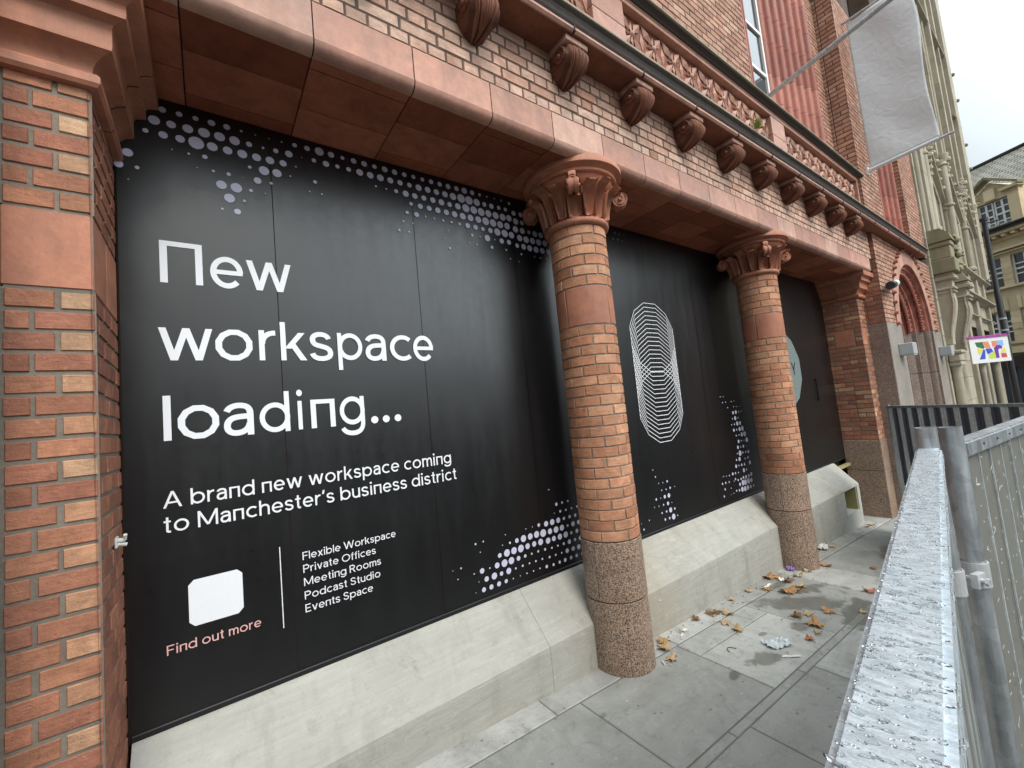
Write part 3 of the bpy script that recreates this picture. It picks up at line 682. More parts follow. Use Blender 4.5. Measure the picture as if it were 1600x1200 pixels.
# --- columns
def column(cx):
    bm = NB(); mp = lambda u, v, d: Vector((cx+(CR+d)*math.cos(u/CR+.9), CYC+(CR+d)*math.sin(u/CR+.9), v))
    L = 2*math.pi*CR; n_ = 7
    t7 = lambda *a: min(1, max(0, random.gauss(.5, .22)))
    for z0, z1, st in ((ZG, ZBB, 0), (ZBT, ZC, 1)):
        courses(bm, mp, 0, L, z0, z1, lambda r: (-(r % 2)*L/n_/2, [L/n_]), t7, nu=5, joint=.0065, start=st, mdep=-.005)
    sh = mesh('column', bm, [M_cbrick, M_mortar_col], B); autosmooth(sh, 40)
    bm = NB()
    for k in range(4): brick(bm, mp, L*k/4+.17+.003, L*(k+1)/4+.17-.003, ZBB+.004, ZBT-.004, random.uniform(.3, .6), nu=14, bev=.006)
    lathe(bm, [(CR-.005, ZBB), (CR-.005, ZBT)], cx, CYC, mat=1)
    autosmooth(mesh('stone_band', bm, [M_terra, M_mortar_col], sh), 40)
    bm = NB()
    for (z0, z1, off) in ((.708, ZG-.004, 0), (-.7, .704, .9)):
        for k in range(3):
            a0 = 360*k/3+50*off+70; lathe(bm, [(CR-.004, z0), (CR+.004, z0+.004), (CR+.004, z1-.004), (CR-.004, z1)], cx, CYC, 20, a0=a0+.35, a1=a0+119.65)
    lathe(bm, [(CR, -.7), (CR, ZG-.006)], cx, CYC, mat=1)
    autosmooth(mesh('granite_base', bm, [M_granite, M_joint], sh), 40)
    # capital
    bm = NB()
    lathe(bm, [(CR-.02, ZC-.004), (CR+.012, ZC-.002), (CR+.026, ZC+.008), (CR+.032, ZC+.024), (CR+.026, ZC+.042), (CR+.010, ZC+.052), (CR+.004, ZC+.06)], cx, CYC, 64, .5)
    rb = lambda s: CR+.002+.088*s**2.2
    zb_ = lambda s: ZC+.055+.30*s
    lathe(bm, [(rb(i/8)-.012, zb_(i/8)) for i in range(9)], cx, CYC, 64, 0, )  # bell in the darkest tint, painted shade between the leaves
    # drum and abacus
    z1 = ZC+.335
    lathe(bm, [(.27, z1-.05), (.30, z1-.03), (.315, z1-.005), (.318, z1+.010), (.343, z1+.012), (.349, z1+.018), (.349, z1+.032), (.343, z1+.038), (.350, z1+.046), (.366, z1+.053), (.387, z1+.056), (.392, z1+.060), (.392, ZT-.003), (.36, ZT+.04)], cx, CYC, 72, .5)
    # leaves
    def leaf(ang, w0, w1, h, out, t, lift=0):
        n1, n2 = 16, 12; rows = []
        for i in range(n1+1):
            s = i/n1; hw = w0+(w1-w0)*math.sin(math.pi*min(1, s*1.02)*.62)
            if s > .80: hw *= math.sqrt(max(.03, 1-((s-.80)/.205)**2))**.9
            row = []
            for j in range(n2+1):
                q = j/n2*2-1
                r = rb(min(1, s*h/.30))+.016+out*s**2.5 + (.036*abs(q)**3*(s*.6+.45) - .050*(1-q*q)*(1-s*.55)*min(1, s*6+.3))*(1-max(0, (s-.70)/.30)**1.5)+lift+.010*(1-q*q)*max(0, (s-.7)/.3)
                z = zb_(min(1, s)*h/.30)
                if s > .68: k = (s-.68)/.32; r += .058*math.sin(k*2.1); z -= .010*k+.070*k*k
                a = ang+q*hw/r
                row.append((cx+r*math.cos(a), CYC+r*math.sin(a), z))
            rows.append(row)
        grid(bm, rows, t)
        inner = [[(cx+(x-cx)*.93, CYC+(y-CYC)*.93, z-.004) for x, y, z in row] for row in rows]
        grid(bm, inner, t)
        for a_, b_ in ((rows, inner),):
            for j in (0, n2): grid(bm, [[a_[i][j] for i in range(n1+1)], [b_[i][j] for i in range(n1+1)]], t)
            grid(bm, [a_[-1], b_[-1]], t)
    for q in range(4):
        c0 = math.pi/4+q*math.pi/2
        leaf(c0, .048, .058, .285, .0, .45)
        for dq in (22.5, 45, 67.5): leaf(c0+R(dq), .028, .046 if dq == 45 else .050, .312 if dq == 45 else .280, .0, random.uniform(.4, .7), -.006 if dq == 45 else .014)
    # corner volutes: a coiled ribbon with an eye
    for q in range(4):
        a = math.pi/4+q*math.pi/2; ca, sa = math.cos(a), math.sin(a); tx, ty_ = -sa, ca
        rows = []
        for k in range(44):
            th = 1.45*math.pi - k*.30; rr = .070*(1-k/52)
            r = .360+rr*math.cos(th); z = ZC+.226+rr*math.sin(th); hw = .040+.004*math.sin(k)
            rows.append([(cx+r*ca+tx*hw*s*f, CYC+r*sa+ty_*hw*s*f, z) for s, f in ((-1, 1), (-1, .75), (-1, .3), (1, .3), (1, .75), (1, 1))])
        grid(bm, rows, .5)
        for s in (-1, 1):
            p = Vector((cx+.360*ca+tx*.03*s, CYC+.360*sa+ty_*.03*s, ZC+.226)); pe = p+Vector((tx, ty_, 0))*s*.022
            tube(bm, p, pe, .018, 12, t=.5, r1=.010); tube(bm, p-Vector((tx, ty_, 0))*s*.02, p+Vector((tx, ty_, 0))*s*.004, .058, 20, t=.3)
        # tongue that rises over the volute
        rows = []
        for k in range(10):
            s = k/9; r = .312+.075*math.sin(s*1.6); z = ZC+.292+.045*math.sin(s*math.pi*.9)-.012*s; hw = .042*(1-s*.45)
            rows.append([(cx+r*ca+tx*hw*e_, CYC+r*sa+ty_*hw*e_, z+.008*(1-e_*e_)) for e_ in (-1, -.5, 0, .5, 1)])
        grid(bm, rows, .55); grid(bm, [[(p[0]-ca*.006, p[1]-sa*.006, p[2]-.014) for p in row] for row in rows], .55)
    autosmooth(mesh('capital', bm, M_terra, sh), 45)
    return sh
column(C1); column(C2)

# --- little things fixed to the building
t = thing('security_camera', 'white security camera with dark lens on the brick beside the arched door', 'camera', (9.85, WY-.02, 3.74))
bm = NB(); tube(bm, (9.85, WY, 3.74), (9.85, WY-.03, 3.74), .05, 14); tube(bm, (9.85, WY-.02, 3.74), (9.78, -.83, 3.745), .022, 10); mesh('bracket', bm, M_plas, t)
bm = NB(); d = (Vector((9.02, -.88, 3.60))-Vector((9.72, -.83, 3.735))).normalized(); p = Vector((9.80, -.83, 3.75)); tube(bm, p, p+d*.36, .060, 20); autosmooth(mesh('body', bm, M_plas, t), 40)
bm = NB(); tube(bm, p+d*.358, p+d*.62, .067, 20, r1=.066); autosmooth(mesh('lens_hood', bm, M_dkplas, t), 40)
for x, z, l in ((9.78, 2.58, 'grey box light on the pale granite left of the arched door'), (13.10, 2.59, 'grey box light on the pale granite right of the arched door, beside the sandstone columns')):
    t = thing('box_light', l, 'light', (x, WY, z), 'box lights beside the arched door'); bm = NB(); box(bm, x-.13, x+.13, WY-.20, WY-.010, z-.10, z+.10, bev=.01); mesh('housing', bm, M_greyplas, t)
    bm = NB(); box(bm, x-.10, x+.10, WY-.19, WY-.03, z-.112, z-.1005); mesh('diffuser', bm, M_plas, t)

# ------------------------------------------------------------------ the black hoarding and its print
H = thing('hoarding', 'black printed hoarding filling the shopfront between the columns, headed New workspace loading', 'hoarding', (4.2, 0, .83))
seams = [PX+.006, .34, 1.208, 2.08, 2.95, 3.81, 4.675, 5.62, 6.49, 7.36, 8.12, EX-.004]
for i, (a, c) in enumerate(zip(seams[:-1], seams[1:])):
    bm = NB(); n_ = 10; ph = random.uniform(-.0006, .0006); bow = random.uniform(-.003, .003)
    grid(bm, [[(a+.0022+(c-a-.0044)*u/n_, ph+bow*4*(u/n_)*(1-u/n_), ZB+.020+(ZT-.004-ZB-.020)*v/12) for v in range(13)] for u in range(n_+1)])
    autosmooth(mesh('panel', bm, M_vinyl, H, recalc=False), 40)
bm = NB(); box(bm, PX, EX, .012, .03, ZB-.02, ZT+.01)
mesh('backing', bm, M_joint, H)
bm = NB(); box(bm, PX+.01, EX-.01, -.012, .01, ZB-.012, ZB+.021, bev=.003); mesh('base_trim', bm, M_blackframe, H)
YP = -.0045
def flatmesh(name, polys, m, parent=H, y=YP):
    """polys: list of triangles/quads given in (x,z)"""
    bm = NB()
    for k_, p in enumerate(polys): bm.faces.new([bm.verts.new((x, y-.00003*(k_ % 53), z)) for x, z in p])
    for f in bm.faces:
        f.normal_update()
        if f.normal.y > 0: f.normal_flip()
    return mesh(name, bm, m, parent, recalc=False)
def pi_shape(x0, x1, z0, z1, s, sh=None):
    sh = sh or s
    return [[(x0, z0), (x0+s, z0), (x0+s, z1-sh), (x0, z1)], [(x0, z1), (x0+s, z1-sh), (x1-s, z1-sh), (x1, z1)], [(x1, z1), (x1-s, z1-sh), (x1-s, z0), (x1, z0)]]
def ring12(x0, x1, z0, z1, s, n=12):
    cx, cz, rx, rz = (x0+x1)/2, (z0+z1)/2, (x1-x0)/2, (z1-z0)/2; k = 1/math.cos(math.pi/n)
    P_ = lambda i, f: (cx+(rx-f)*k*math.cos(2*math.pi*(i+.5)/n), cz+(rz-f)*k*math.sin(2*math.pi*(i+.5)/n))
    return [[P_(i, 0), P_(i+1, 0), P_(i+1, s), P_(i, s)] for i in range(n)]
# letters of the hoarding drawn as pen strokes; x-height = 1
PEN = .165; H_ = PEN/2
def arc(cx, cy, rx, ry, a0, a1, n=20): return [(cx+rx*math.cos(R(a0+(a1-a0)*i/n)), cy+ry*math.sin(R(a0+(a1-a0)*i/n))) for i in range(n+1)]
def bez(p, n=10):
    out = [p[0]]
    for k in range(0, len(p)-1, 3):
        a, b_, c, d = p[k:k+4]
        for i in range(1, n+1):
            t = i/n; u = 1-t; out.append(tuple(u**3*a[j]+3*u*u*t*b_[j]+3*u*t*t*c[j]+t**3*d[j] for j in (0, 1)))
    return out
def stroke(pts, w=PEN, closed=False):
    n = len(pts); L = []
    for i in range(n):
        a = Vector(pts[(i-1) % n]) if (i or closed) else None; c = Vector(pts[(i+1) % n]) if (i < n-1 or closed) else None; p = Vector(pts[i])
        d0 = (p-a).normalized() if a is not None else (c-p).normalized(); d1 = (c-p).normalized() if c is not None else d0
        m = (d0+d1).normalized(); nn = Vector((-m.y, m.x)); k = w/2/max(.35, nn.dot(Vector((-d0.y, d0.x)))); L.append((p+nn*k, p-nn*k))
    rng = range(n if closed else n-1)
    return [[tuple(L[i][0]), tuple(L[i][1]), tuple(L[(i+1) % n][1]), tuple(L[(i+1) % n][0])] for i in rng]
def slant(x0, y0, x1, y1, w=PEN*1.1): return [[(x0-w/2, y0), (x0+w/2, y0), (x1+w/2, y1), (x1-w/2, y1)]]
def rect(x0, x1, y0, y1): return [[(x0, y0), (x1, y0), (x1, y1), (x0, y1)]]
def dot(x, y, r=.115): return [[(x+r*math.cos(2*math.pi*i/18), y+r*math.sin(2*math.pi*i/18)) for i in range(18)]]
def ringo(cx, cy, rx, ry, n=28): return stroke(arc(cx, cy, rx, ry, 0, 360-360/n, n-1), closed=True)
P = PEN; CAP = 1.37; ASC = 1.37
SB = lambda x, y, sx, sy: bez([(x+.58*sx, y+.76*sy), (x+.55*sx, y+.87*sy), (x+.44*sx, y+(1-.5*P/sy)*sy), (x+.33*sx, y+(1-.5*P/sy)*sy), (x+.18*sx, y+(1-.5*P/sy)*sy), (x+.08*sx, y+.85*sy), (x+.08*sx, y+.73*sy), (x+.08*sx, y+.56*sy), (x+.24*sx, y+.54*sy), (x+.34*sx, y+.51*sy), (x+.47*sx, y+.47*sy), (x+.62*sx, y+.44*sy), (x+.62*sx, y+.27*sy), (x+.62*sx, y+.14*sy), (x+.50*sx, y+.5*P), (x+.34*sx, y+.5*P), (x+.2*sx, y+.5*P), (x+.09*sx, y+.14*sy), (x+.06*sx, y+.26*sy)])
def bowl(cx): return ringo(cx, .5, .5-H_-.01, .5-H_)
GL = {
 'o': (ringo(.5, .5, .5-H_, .5-H_), 1.0),
 'n': (pi_shape(.0, .80, 0, .98, P, P*.9), .80),
 'e': (stroke(arc(.46, .5, .46-H_, .5-H_, 0, 318, 26))+rect(H_, .92-H_*.2, .5-H_*.85, .5+H_*.85), .92),
 'a': (stroke(bez([(.08, .74), (.13, .87), (.26, 1-H_), (.38, 1-H_), (.56, 1-H_), (.66, .84), (.66, .66), (.66, .5), (.66, .3), (.66, .28)]))+rect(.66-H_, .66+H_, 0, .5)+stroke(bez([(.62, .58), (.5, .58), (.36, .575), (.30, .56), (.15, .53), (H_, .43), (H_, .30), (H_, .16), (.18, H_), (.31, H_), (.48, H_), (.62, .18), (.64, .36)])), .76),
 'b': (rect(0, P, 0, ASC)+bowl(.5), .98), 'd': (bowl(.48)+rect(.96-P, .96, 0, ASC), .96), 'p': (rect(0, P, -.36, 1)+bowl(.5), .98),
 'g': (bowl(.48)+rect(.96-P, .96, .05, 1)+stroke(bez([(.96-H_, .1), (.96-H_, -.13), (.78, -.30), (.48, -.30), (.3, -.30), (.14, -.23), (.08, -.10)])), .96),
 'c': (stroke(arc(.5, .5, .5-H_, .5-H_, 48, 312, 24)), .84),
 's': (stroke(SB(0, 0, 1, 1)), .70), 'S': (stroke(SB(0, 0, 1.3, CAP)), .92),
 'r': (rect(0, P, 0, 1)+stroke(bez([(P*.6, .55), (P*.6, .78), (.26, 1-H_), (.50, 1-H_)])), .50),
 'i': (rect(.03, .03+P, 0, 1)+dot(.03+H_, 1.28), .225), 'l': (rect(0, P, 0, ASC), P), 'I': (rect(0, P, 0, CAP), P),
 't': (rect(.15, .15+P, .25, 1.28)+stroke(bez([(.15+H_, .3), (.15+H_, .12), (.24, H_), (.46, H_)]))+rect(0, .46, 1-P*.9, 1), .48),
 'k': (rect(0, P, 0, ASC)+slant(.22, .42, .68, 1, P*1.3)+slant(.72, 0, .36, .60, P*1.3), .82),
 'h': (rect(0, P, 0, ASC)+stroke(bez([(H_, .5), (H_, .8), (.24, 1-H_), (.42, 1-H_), (.62, 1-H_), (.74, .82), (.74, .6), (.74, .4), (.74, .2), (.74, 0)])), .74+H_),
 'm': (rect(0, P, 0, 1)+stroke(bez([(H_, .5), (H_, .8), (.2, 1-H_), (.36, 1-H_), (.52, 1-H_), (.60, .82), (.60, .6), (.60, .4), (.60, .2), (.60, 0)]))+stroke(bez([(.60, .5), (.60, .8), (.74, 1-H_), (.88, 1-H_), (1.04, 1-H_), (1.12, .82), (1.12, .6), (1.12, .4), (1.12, .2), (1.12, 0)])), 1.12+H_),
 'u': (stroke(bez([(H_, 1), (H_, .8), (H_, .6), (H_, .42), (H_, .2), (.2, H_), (.38, H_), (.58, H_), (.70, .2), (.70, .45)]))+rect(.70-H_, .70+H_, 0, 1), .70+H_),
 'v': (slant(H_, 1, .42, 0)+slant(.42, 0, .84-H_, 1), .84), 'x': (slant(H_, 1, .80-H_, 0, P*1.3)+slant(H_, 0, .80-H_, 1, P*1.3), .80),
 'w': (slant(H_, 1, .36, 0)+slant(.36, 0, .67, 1)+slant(.67, 1, .98, 0)+slant(.98, 0, 1.34-H_, 1), 1.34),
 'f': (rect(.14, .14+P, 0, 1.05)+stroke(bez([(.14+H_, 1.0), (.14+H_, 1.22), (.25, ASC-H_), (.46, ASC-H_)]))+rect(0, .44, 1-P*.9, 1), .46),
 'A': (slant(H_, 0, .62, CAP)+slant(.62, CAP, 1.24-H_, 0)+rect(.3, .94, .36, .36+P*.9), 1.24),
 'M': (rect(0, P, 0, CAP)+slant(H_, CAP, .70, .12)+slant(.70, .12, 1.40-H_, CAP)+rect(1.40-P, 1.40, 0, CAP), 1.40),
 'F': (rect(0, P, 0, CAP)+rect(P, .82, CAP-P, CAP)+rect(P, .74, .62, .62+P*.95), .84),
 'P': (rect(0, P, 0, CAP)+stroke([(P, CAP-H_), (.5, CAP-H_)]+arc(.5, .96, .36, CAP-H_-.96, 90, -90, 14)+[(P, 2*.96-CAP+H_)]), .94),
 'R': (rect(0, P, 0, CAP)+stroke([(P, CAP-H_), (.5, CAP-H_)]+arc(.5, .98, .34, CAP-H_-.98, 90, -90, 14)+[(P, 2*.98-CAP+H_)])+slant(.88, 0, .50, .64, P*1.25), .96),
 'E': (rect(0, P, 0, CAP)+rect(P, .82, CAP-P, CAP)+rect(P, .76, .62, .62+P*.95)+rect(P, .84, 0, P), .86),
 'O': (ringo(.70, CAP/2, .70-H_, CAP/2-H_, 32), 1.40), 'W': (slant(H_, CAP, .48, 0)+slant(.48, 0, .90, CAP)+slant(.90, CAP, 1.32, 0)+slant(1.32, 0, 1.80-H_, CAP), 1.80),
 'Y': (slant(H_, CAP, .56, .56)+slant(1.12-H_, CAP, .56, .56)+rect(.56-H_, .56+H_, 0, .62), 1.12),
 '\u2019': (slant(.06, .98, .15, 1.37, P), .22)}
def fit(ch, x0, x1, z0, z1):
    polys = GL[ch][0]; xs = [x for p in polys for x, _ in p]; zs = [z for p in polys for _, z in p]; a, c, e, f = min(xs), max(xs), min(zs), max(zs)
    return [[(x0+(x-a)/(c-a)*(x1-x0), z0+(z-e)/(f-e)*(z1-z0)) for x, z in p] for p in polys]
def line(text, x0, x1, z0, cap):
    s = cap/CAP; items = []; x = 0
    for ch in text:
        if ch == ' ': x += .42; continue
        polys, w = GL[ch]; items += [[(x+a, b_) for a, b_ in p] for p in polys]; x += w+.17
    lo = min(a for p in items for a, _ in p); hi = max(a for p in items for a, _ in p); k = (x1-x0)/(hi-lo)
    return [[(x0+(a-lo)*k, z0+b_*s) for a, b_ in p] for p in items]
T = []
T += pi_shape(-.174, -.001, 2.918, 3.136, .030, .026)
for ch, a, c, e, f in (('e', .031, .178, 2.913, 3.088), ('w', .193, .414, 2.918, 3.084)): T += fit(ch, a, c, e, f)
flatmesh('headline', T, M_white)
T = fit('w', -.189, .029, 2.523, 2.688) + ring12(.040, .205, 2.522, 2.689, .029)
for ch, a, c, e, f in (('r', .236, .318, 2.523, 2.692), ('k', .341, .474, 2.523, 2.743), ('s', .490, .618, 2.519, 2.693), ('p', .646, .793, 2.464, 2.692), ('a', .812, .943, 2.520, 2.692), ('c', .970, 1.115, 2.520, 2.692), ('e', 1.131, 1.277, 2.518, 2.694)): T += fit(ch, a, c, e, f)
flatmesh('headline', T, M_white)
T = [[(-.180, 2.128), (-.150, 2.128), (-.150, 2.348), (-.180, 2.348)]] + ring12(-.125, .042, 2.126, 2.294, .029) + pi_shape(.476, .608, 2.127, 2.292, .028, .025)
for ch, a, c, e, f in (('a', .061, .194, 2.123, 2.296), ('d', .221, .369, 2.124, 2.348), ('i', .405, .435, 2.127, 2.353), ('g', .634, .781, 2.064, 2.300)): T += fit(ch, a, c, e, f)
disc = lambda x, z, r, n=20: [(x+r*math.cos(2*math.pi*i/n), z+r*math.sin(2*math.pi*i/n)) for i in range(n)]
T += [disc(x, 2.147, .0225) for x in (.839, .912, .989)]
flatmesh('headline', T, M_white)
flatmesh('subheading', line('A brand new workspace coming', -.191, 1.343, 1.808, .078), M_white)
flatmesh('subheading', line('to Manchester\u2019s business district', -.191, 1.372, 1.692, .078), M_white)
for s, e, z in (('Flexible Workspace', .917, 1.411), ('Private Offices', .788, 1.342), ('Meeting Rooms', .815, 1.272), ('Podcast Studio', .806, 1.201), ('Events Space', .757, 1.132)):
    flatmesh('list_line', line(s, .391, e, z, .042), M_white)
flatmesh('caption', line('Find out more', -.194, .183, 1.137, .044), M_pinktxt)
k_ = .022; a, c, e, f = -.108, .111, 1.233, 1.448
flatmesh('white_plate', [[(a+k_, e), (c-k_, e), (c, e+k_), (c, f-k_), (c-k_, f), (a+k_, f), (a, f-k_), (a, e+k_)]], M_white)
flatmesh('divider', [[(.281, 1.09), (.2855, 1.09), (.2855, 1.509), (.281, 1.509)]], M_white)
# stacked twelve-sided rings
T = []; Rr = .366; N_ = 17; k_ = 1/math.cos(math.pi/12)
for i in range(N_):
    cz = 2.403-.362+.724*i/(N_-1)
    q = [(3.812+Rr*k_*math.cos(2*math.pi*(j+.5)/12), cz+Rr*math.sin(2*math.pi*(j+.5)/12)*k_) for j in range(12)]
    for j in range(12):
        p0, p1 = Vector(q[j]), Vector(q[(j+1) % 12]); d = (p1-p0).normalized(); n = Vector((-d.y, d.x))*.0034; e_ = d*.0025
        T.append([tuple(p0-n-e_), tuple(p1-n+e_), tuple(p1+n+e_), tuple(p0+n-e_)])
bm = NB()
for qi, p in enumerate(T): bm.faces.new([bm.verts.new((x, YP-.00002*(qi % 97), z)) for x, z in p])
for f in bm.faces:
    f.normal_update()
    if f.normal.y > 0: f.normal_flip()
mesh('ring_emblem', bm, M_white, H, recalc=False)
flatmesh('round_emblem', [[(6.78+.75*math.cos(2*math.pi*(j+.5)/12), 2.385+.63*math.sin(2*math.pi*(j+.5)/12)) for j in range(12)]], M_disc)
flatmesh('lettering', fit('Y', 7.165, 7.325, 2.30, 2.49), M_blacktxt, y=YP-.003)
DOTS = "-143,3840,16 -74,3840,14 -5,3841,13 65,3840,17 134,3840,16 202,3839,7 271,3839,4 339,3839,4 405,3840,5 474,3841,13 543,3842,16 613,3843,26 682,3843,19 751,3842,12 821,3842,18 889,3842,19 957,3842,15 1027,3842,20 1096,3841,19 -177,3770,24 -109,3770,20 -40,3770,23 30,3771,26 99,3771,25 168,3770,25 237,3771,15 306,3771,7 371,3773,14 440,3774,20 509,3773,3 578,3774,13 648,3772,19 716,3774,13 785,3774,15 855,3773,22 924,3772,22 992,3772,23 1061,3772,21 1130,3773,19 -143,3701,19 -74,3702,20 -6,3701,34 64,3702,24 133,3701,22 202,3702,24 271,3702,22 338,3703,22 406,3705,19 474,3704,5 -109,3633,3 -40,3630,6 29,3633,12 235,3633,9 305,3632,26 371,3635,24 441,3636,5 -6,3564,3 64,3564,7 133,3564,10 201,3563,3 270,3563,19 338,3564,8 577,3635,11 98,3494,24 166,3494,27 235,3495,9 304,3495,3 543,3566,5 612,3565,6 62,3426,2 132,3426,25 201,3426,7 97,3357,6 166,3356,16 957,3704,7 1028,3703,6 1097,3704,14 -282,3564,21 -316,3495,18 -248,3495,9 -282,3425,3 -212,3702,12 1166,3842,17 1233,3843,15 1302,3842,15 1370,3843,17 1439,3842,18 1508,3842,20 1579,3843,19 1647,3843,24 1717,3844,19 1785,3844,12 1853,3844,8 1923,3844,6 1991,3844,8 2070,3837,13 1198,3773,17 1267,3772,23 1337,3773,22 1406,3773,21 1476,3773,23 1543,3772,27 1612,3773,33 1681,3773,33 1751,3773,28 1821,3773,19 1889,3774,21 1960,3776,17 2026,3776,16 2108,3761,21 2180,3764,21 1166,3703,22 1233,3702,20 1302,3703,19 1372,3704,21 1441,3703,23 1509,3702,19 1578,3703,24 1648,3704,31 1718,3704,30 1785,3703,31 1853,3704,28 1922,3703,29 1991,3703,29 2054,3707,27 2121,3694,27 2187,3694,21 2255,3697,16 1200,3636,13 1269,3634,19 1337,3634,19 1406,3634,21 1475,3633,21 1544,3633,23 1613,3632,25 1682,3633,25 1751,3634,26 1820,3634,31 1890,3634,30 1959,3633,29 2027,3635,28 2111,3623,27 2182,3623,26 2252,3624,18 2317,3621,27 2382,3621,27 1166,3565,12 1235,3565,18 1303,3565,6 1371,3565,6 1443,3564,9 1512,3565,9 1579,3565,11 1649,3565,20 1719,3565,20 1786,3564,16 1856,3565,21 1923,3565,30 1995,3567,31 2064,3565,28 2147,3555,27 2215,3553,29 2284,3553,28 2352,3552,28 2421,3554,27 1132,3495,6 1201,3495,6 1684,3496,11 1753,3496,6 1821,3497,26 1892,3497,6 1959,3497,21 2030,3499,20 2112,3484,19 2180,3485,24 2245,3483,27 2314,3481,28 2383,3481,27 2451,3484,24 1098,3426,9 1168,3427,6 1478,3495,4 1441,3429,4 1478,3360,8 1649,3429,4 1718,3427,6 1857,3428,13 1995,3429,8 2148,3416,8 2029,3359,5 2288,3415,6 2353,3414,8 2422,3414,10 2116,3347,4 3387,3829,8 3455,3827,8 3352,3760,8 3420,3763,8 3489,3762,6 3528,3833,5 1511,904,16 1573,904,17 1638,905,17 1701,905,14 1765,904,5 1829,905,4 1892,905,6 1955,904,6 2018,905,6 2086,900,13 2156,895,11 2221,896,12 2283,896,15 2348,897,15 2411,897,14 2476,896,13 1541,968,18 1606,969,23 1668,968,15 1732,968,22 1796,968,8 1860,969,9 1925,969,7 1987,968,8 2051,967,8 2125,961,9 2189,961,8 2253,960,7 2314,961,18 2379,961,18 2444,959,20 1510,1032,18 1574,1033,6 1637,1034,20 1701,1032,26 1763,1033,25 1828,1032,17 1891,1032,12 1954,1032,8 2018,1033,9 2087,1030,10 2157,1024,8 2220,1025,8 2284,1024,11 2346,1024,18 2410,1026,13 2473,1025,20 1666,1096,16 1730,1097,26 1794,1097,25 1858,1096,27 1922,1096,21 1986,1097,20 2050,1096,24 2126,1087,23 2186,1089,20 2251,1088,23 2315,1089,24 2377,1088,13 2440,1089,16 1764,1161,9 1828,1161,17 1890,1161,25 1955,1161,23 2018,1161,25 2085,1155,29 2155,1152,22 2219,1151,25 2283,1151,23 2346,1154,11 2407,1154,20 2470,1154,18 2049,1225,13 2123,1218,21 2187,1217,23 2251,1217,21 2314,1218,13 2377,1218,14 2441,1217,13 2249,1345,13 2311,1346,10 2375,1346,9 2218,1280,4 2282,1282,11 2344,1281,10 2408,1282,9 2472,1282,9 1476,1224,7 1540,1226,6 1349,1096,6 1286,1096,3 1319,1031,4 1445,1031,5 1477,967,3 1446,903,3 1509,1160,4 1698,1160,4 1731,1227,4 1921,1225,4 1984,1226,4 2185,1473,5 3539,1423,6 3566,1351,8 3605,1282,6 3675,1276,6 3748,1277,12 3642,1206,8 3714,1203,8 3784,1206,12 3863,1205,5 3537,1135,12 3610,1134,5 3678,1136,18 3747,1135,22 3496,1067,5 3567,1063,6 3642,1063,10 3717,1062,18 3786,1057,5 3605,990,10 3680,989,12 3750,990,25 3820,990,12 3644,917,13 3716,916,12 3786,916,29 3856,914,8 3272,959,4 3394,964,6 3300,899,9 4998,2077,8 5068,2076,6 5034,2005,8 5105,2006,8 5240,2006,8 5309,2007,6 5138,1936,8 5285,1937,8 5354,1935,8 5425,1936,6 5249,1865,20 5319,1868,25 5390,1868,10 5456,1869,8 5214,1794,10 5284,1796,25 5353,1796,10 5179,1723,8 5247,1722,12 5318,1727,27 5388,1726,25 5212,1652,19 5282,1653,12 5357,1654,27 5429,1655,33 5251,1582,12 5321,1583,10 5392,1584,27 5463,1582,33 5289,1507,22 5354,1508,12 5425,1505,10 5497,1505,30 5254,1438,22 5323,1435,10 5388,1435,20 5465,1431,8 5218,1367,10 5287,1363,34 5357,1362,14 5428,1361,15 5500,1357,20 5182,1294,14 5257,1294,26 5395,1283,12 5468,1286,17 5152,1221,22 5220,1221,10 5289,1219,17 5359,1216,17 5499,1220,27 5049,1147,18 5115,1144,14 5188,1141,10 5324,1148,26 5389,1149,12 4966,1140,10 5097,1078,14 4830,1147,7 4898,1144,7 5154,1056,14 5228,1057,16 5289,1065,19 5354,1062,22 5426,1064,22 5496,1074,24 4791,1072,13 4864,1072,13 4942,1067,11 5061,1059,7 5185,1000,21 5262,1007,33 5325,1002,34 5403,1004,34 5475,1003,27 4831,1002,13 4967,992,7 5085,941,13 5151,934,16 5225,934,31 5294,929,31 5366,932,29 5437,930,22 5511,931,15 4792,928,13 4948,923,5 5014,924,7"
T = []
for q in DOTS.split():
    x, z, r = (int(v)/1000 for v in q.split(',')); T.append(disc(x, z, r, 18))
flatmesh('dot_pattern', T, M_lilac)
bm = NB(); box(bm, 8.0, 8.018, -.03, -.012, 1.86, 2.22); box(bm, 8.0, 8.018, -.02, .0, 1.87, 1.89); box(bm, 8.0, 8.018, -.02, .0, 2.19, 2.21); mesh('door_handle', bm, M_blackframe, H)
t = thing('cable_hook', 'small white plastic hook on the side of the brick pier left of the black hoarding', 'hook', (PX, -.2, 1.73))
bm = NB()
for p, q, r in (((PX, -.2, 1.728), (PX+.03, -.2, 1.728), .010), ((PX+.03, -.2, 1.728), (PX+.034, -.215, 1.75), .007), ((PX+.006, -.2, 1.715), (PX+.035, -.19, 1.706), .008)): tube(bm, p, q, r, 10)
box(bm, PX+.001, PX+.010, -.225, -.175, 1.700, 1.745, bev=.003); mesh('hook', bm, M_plas, t)

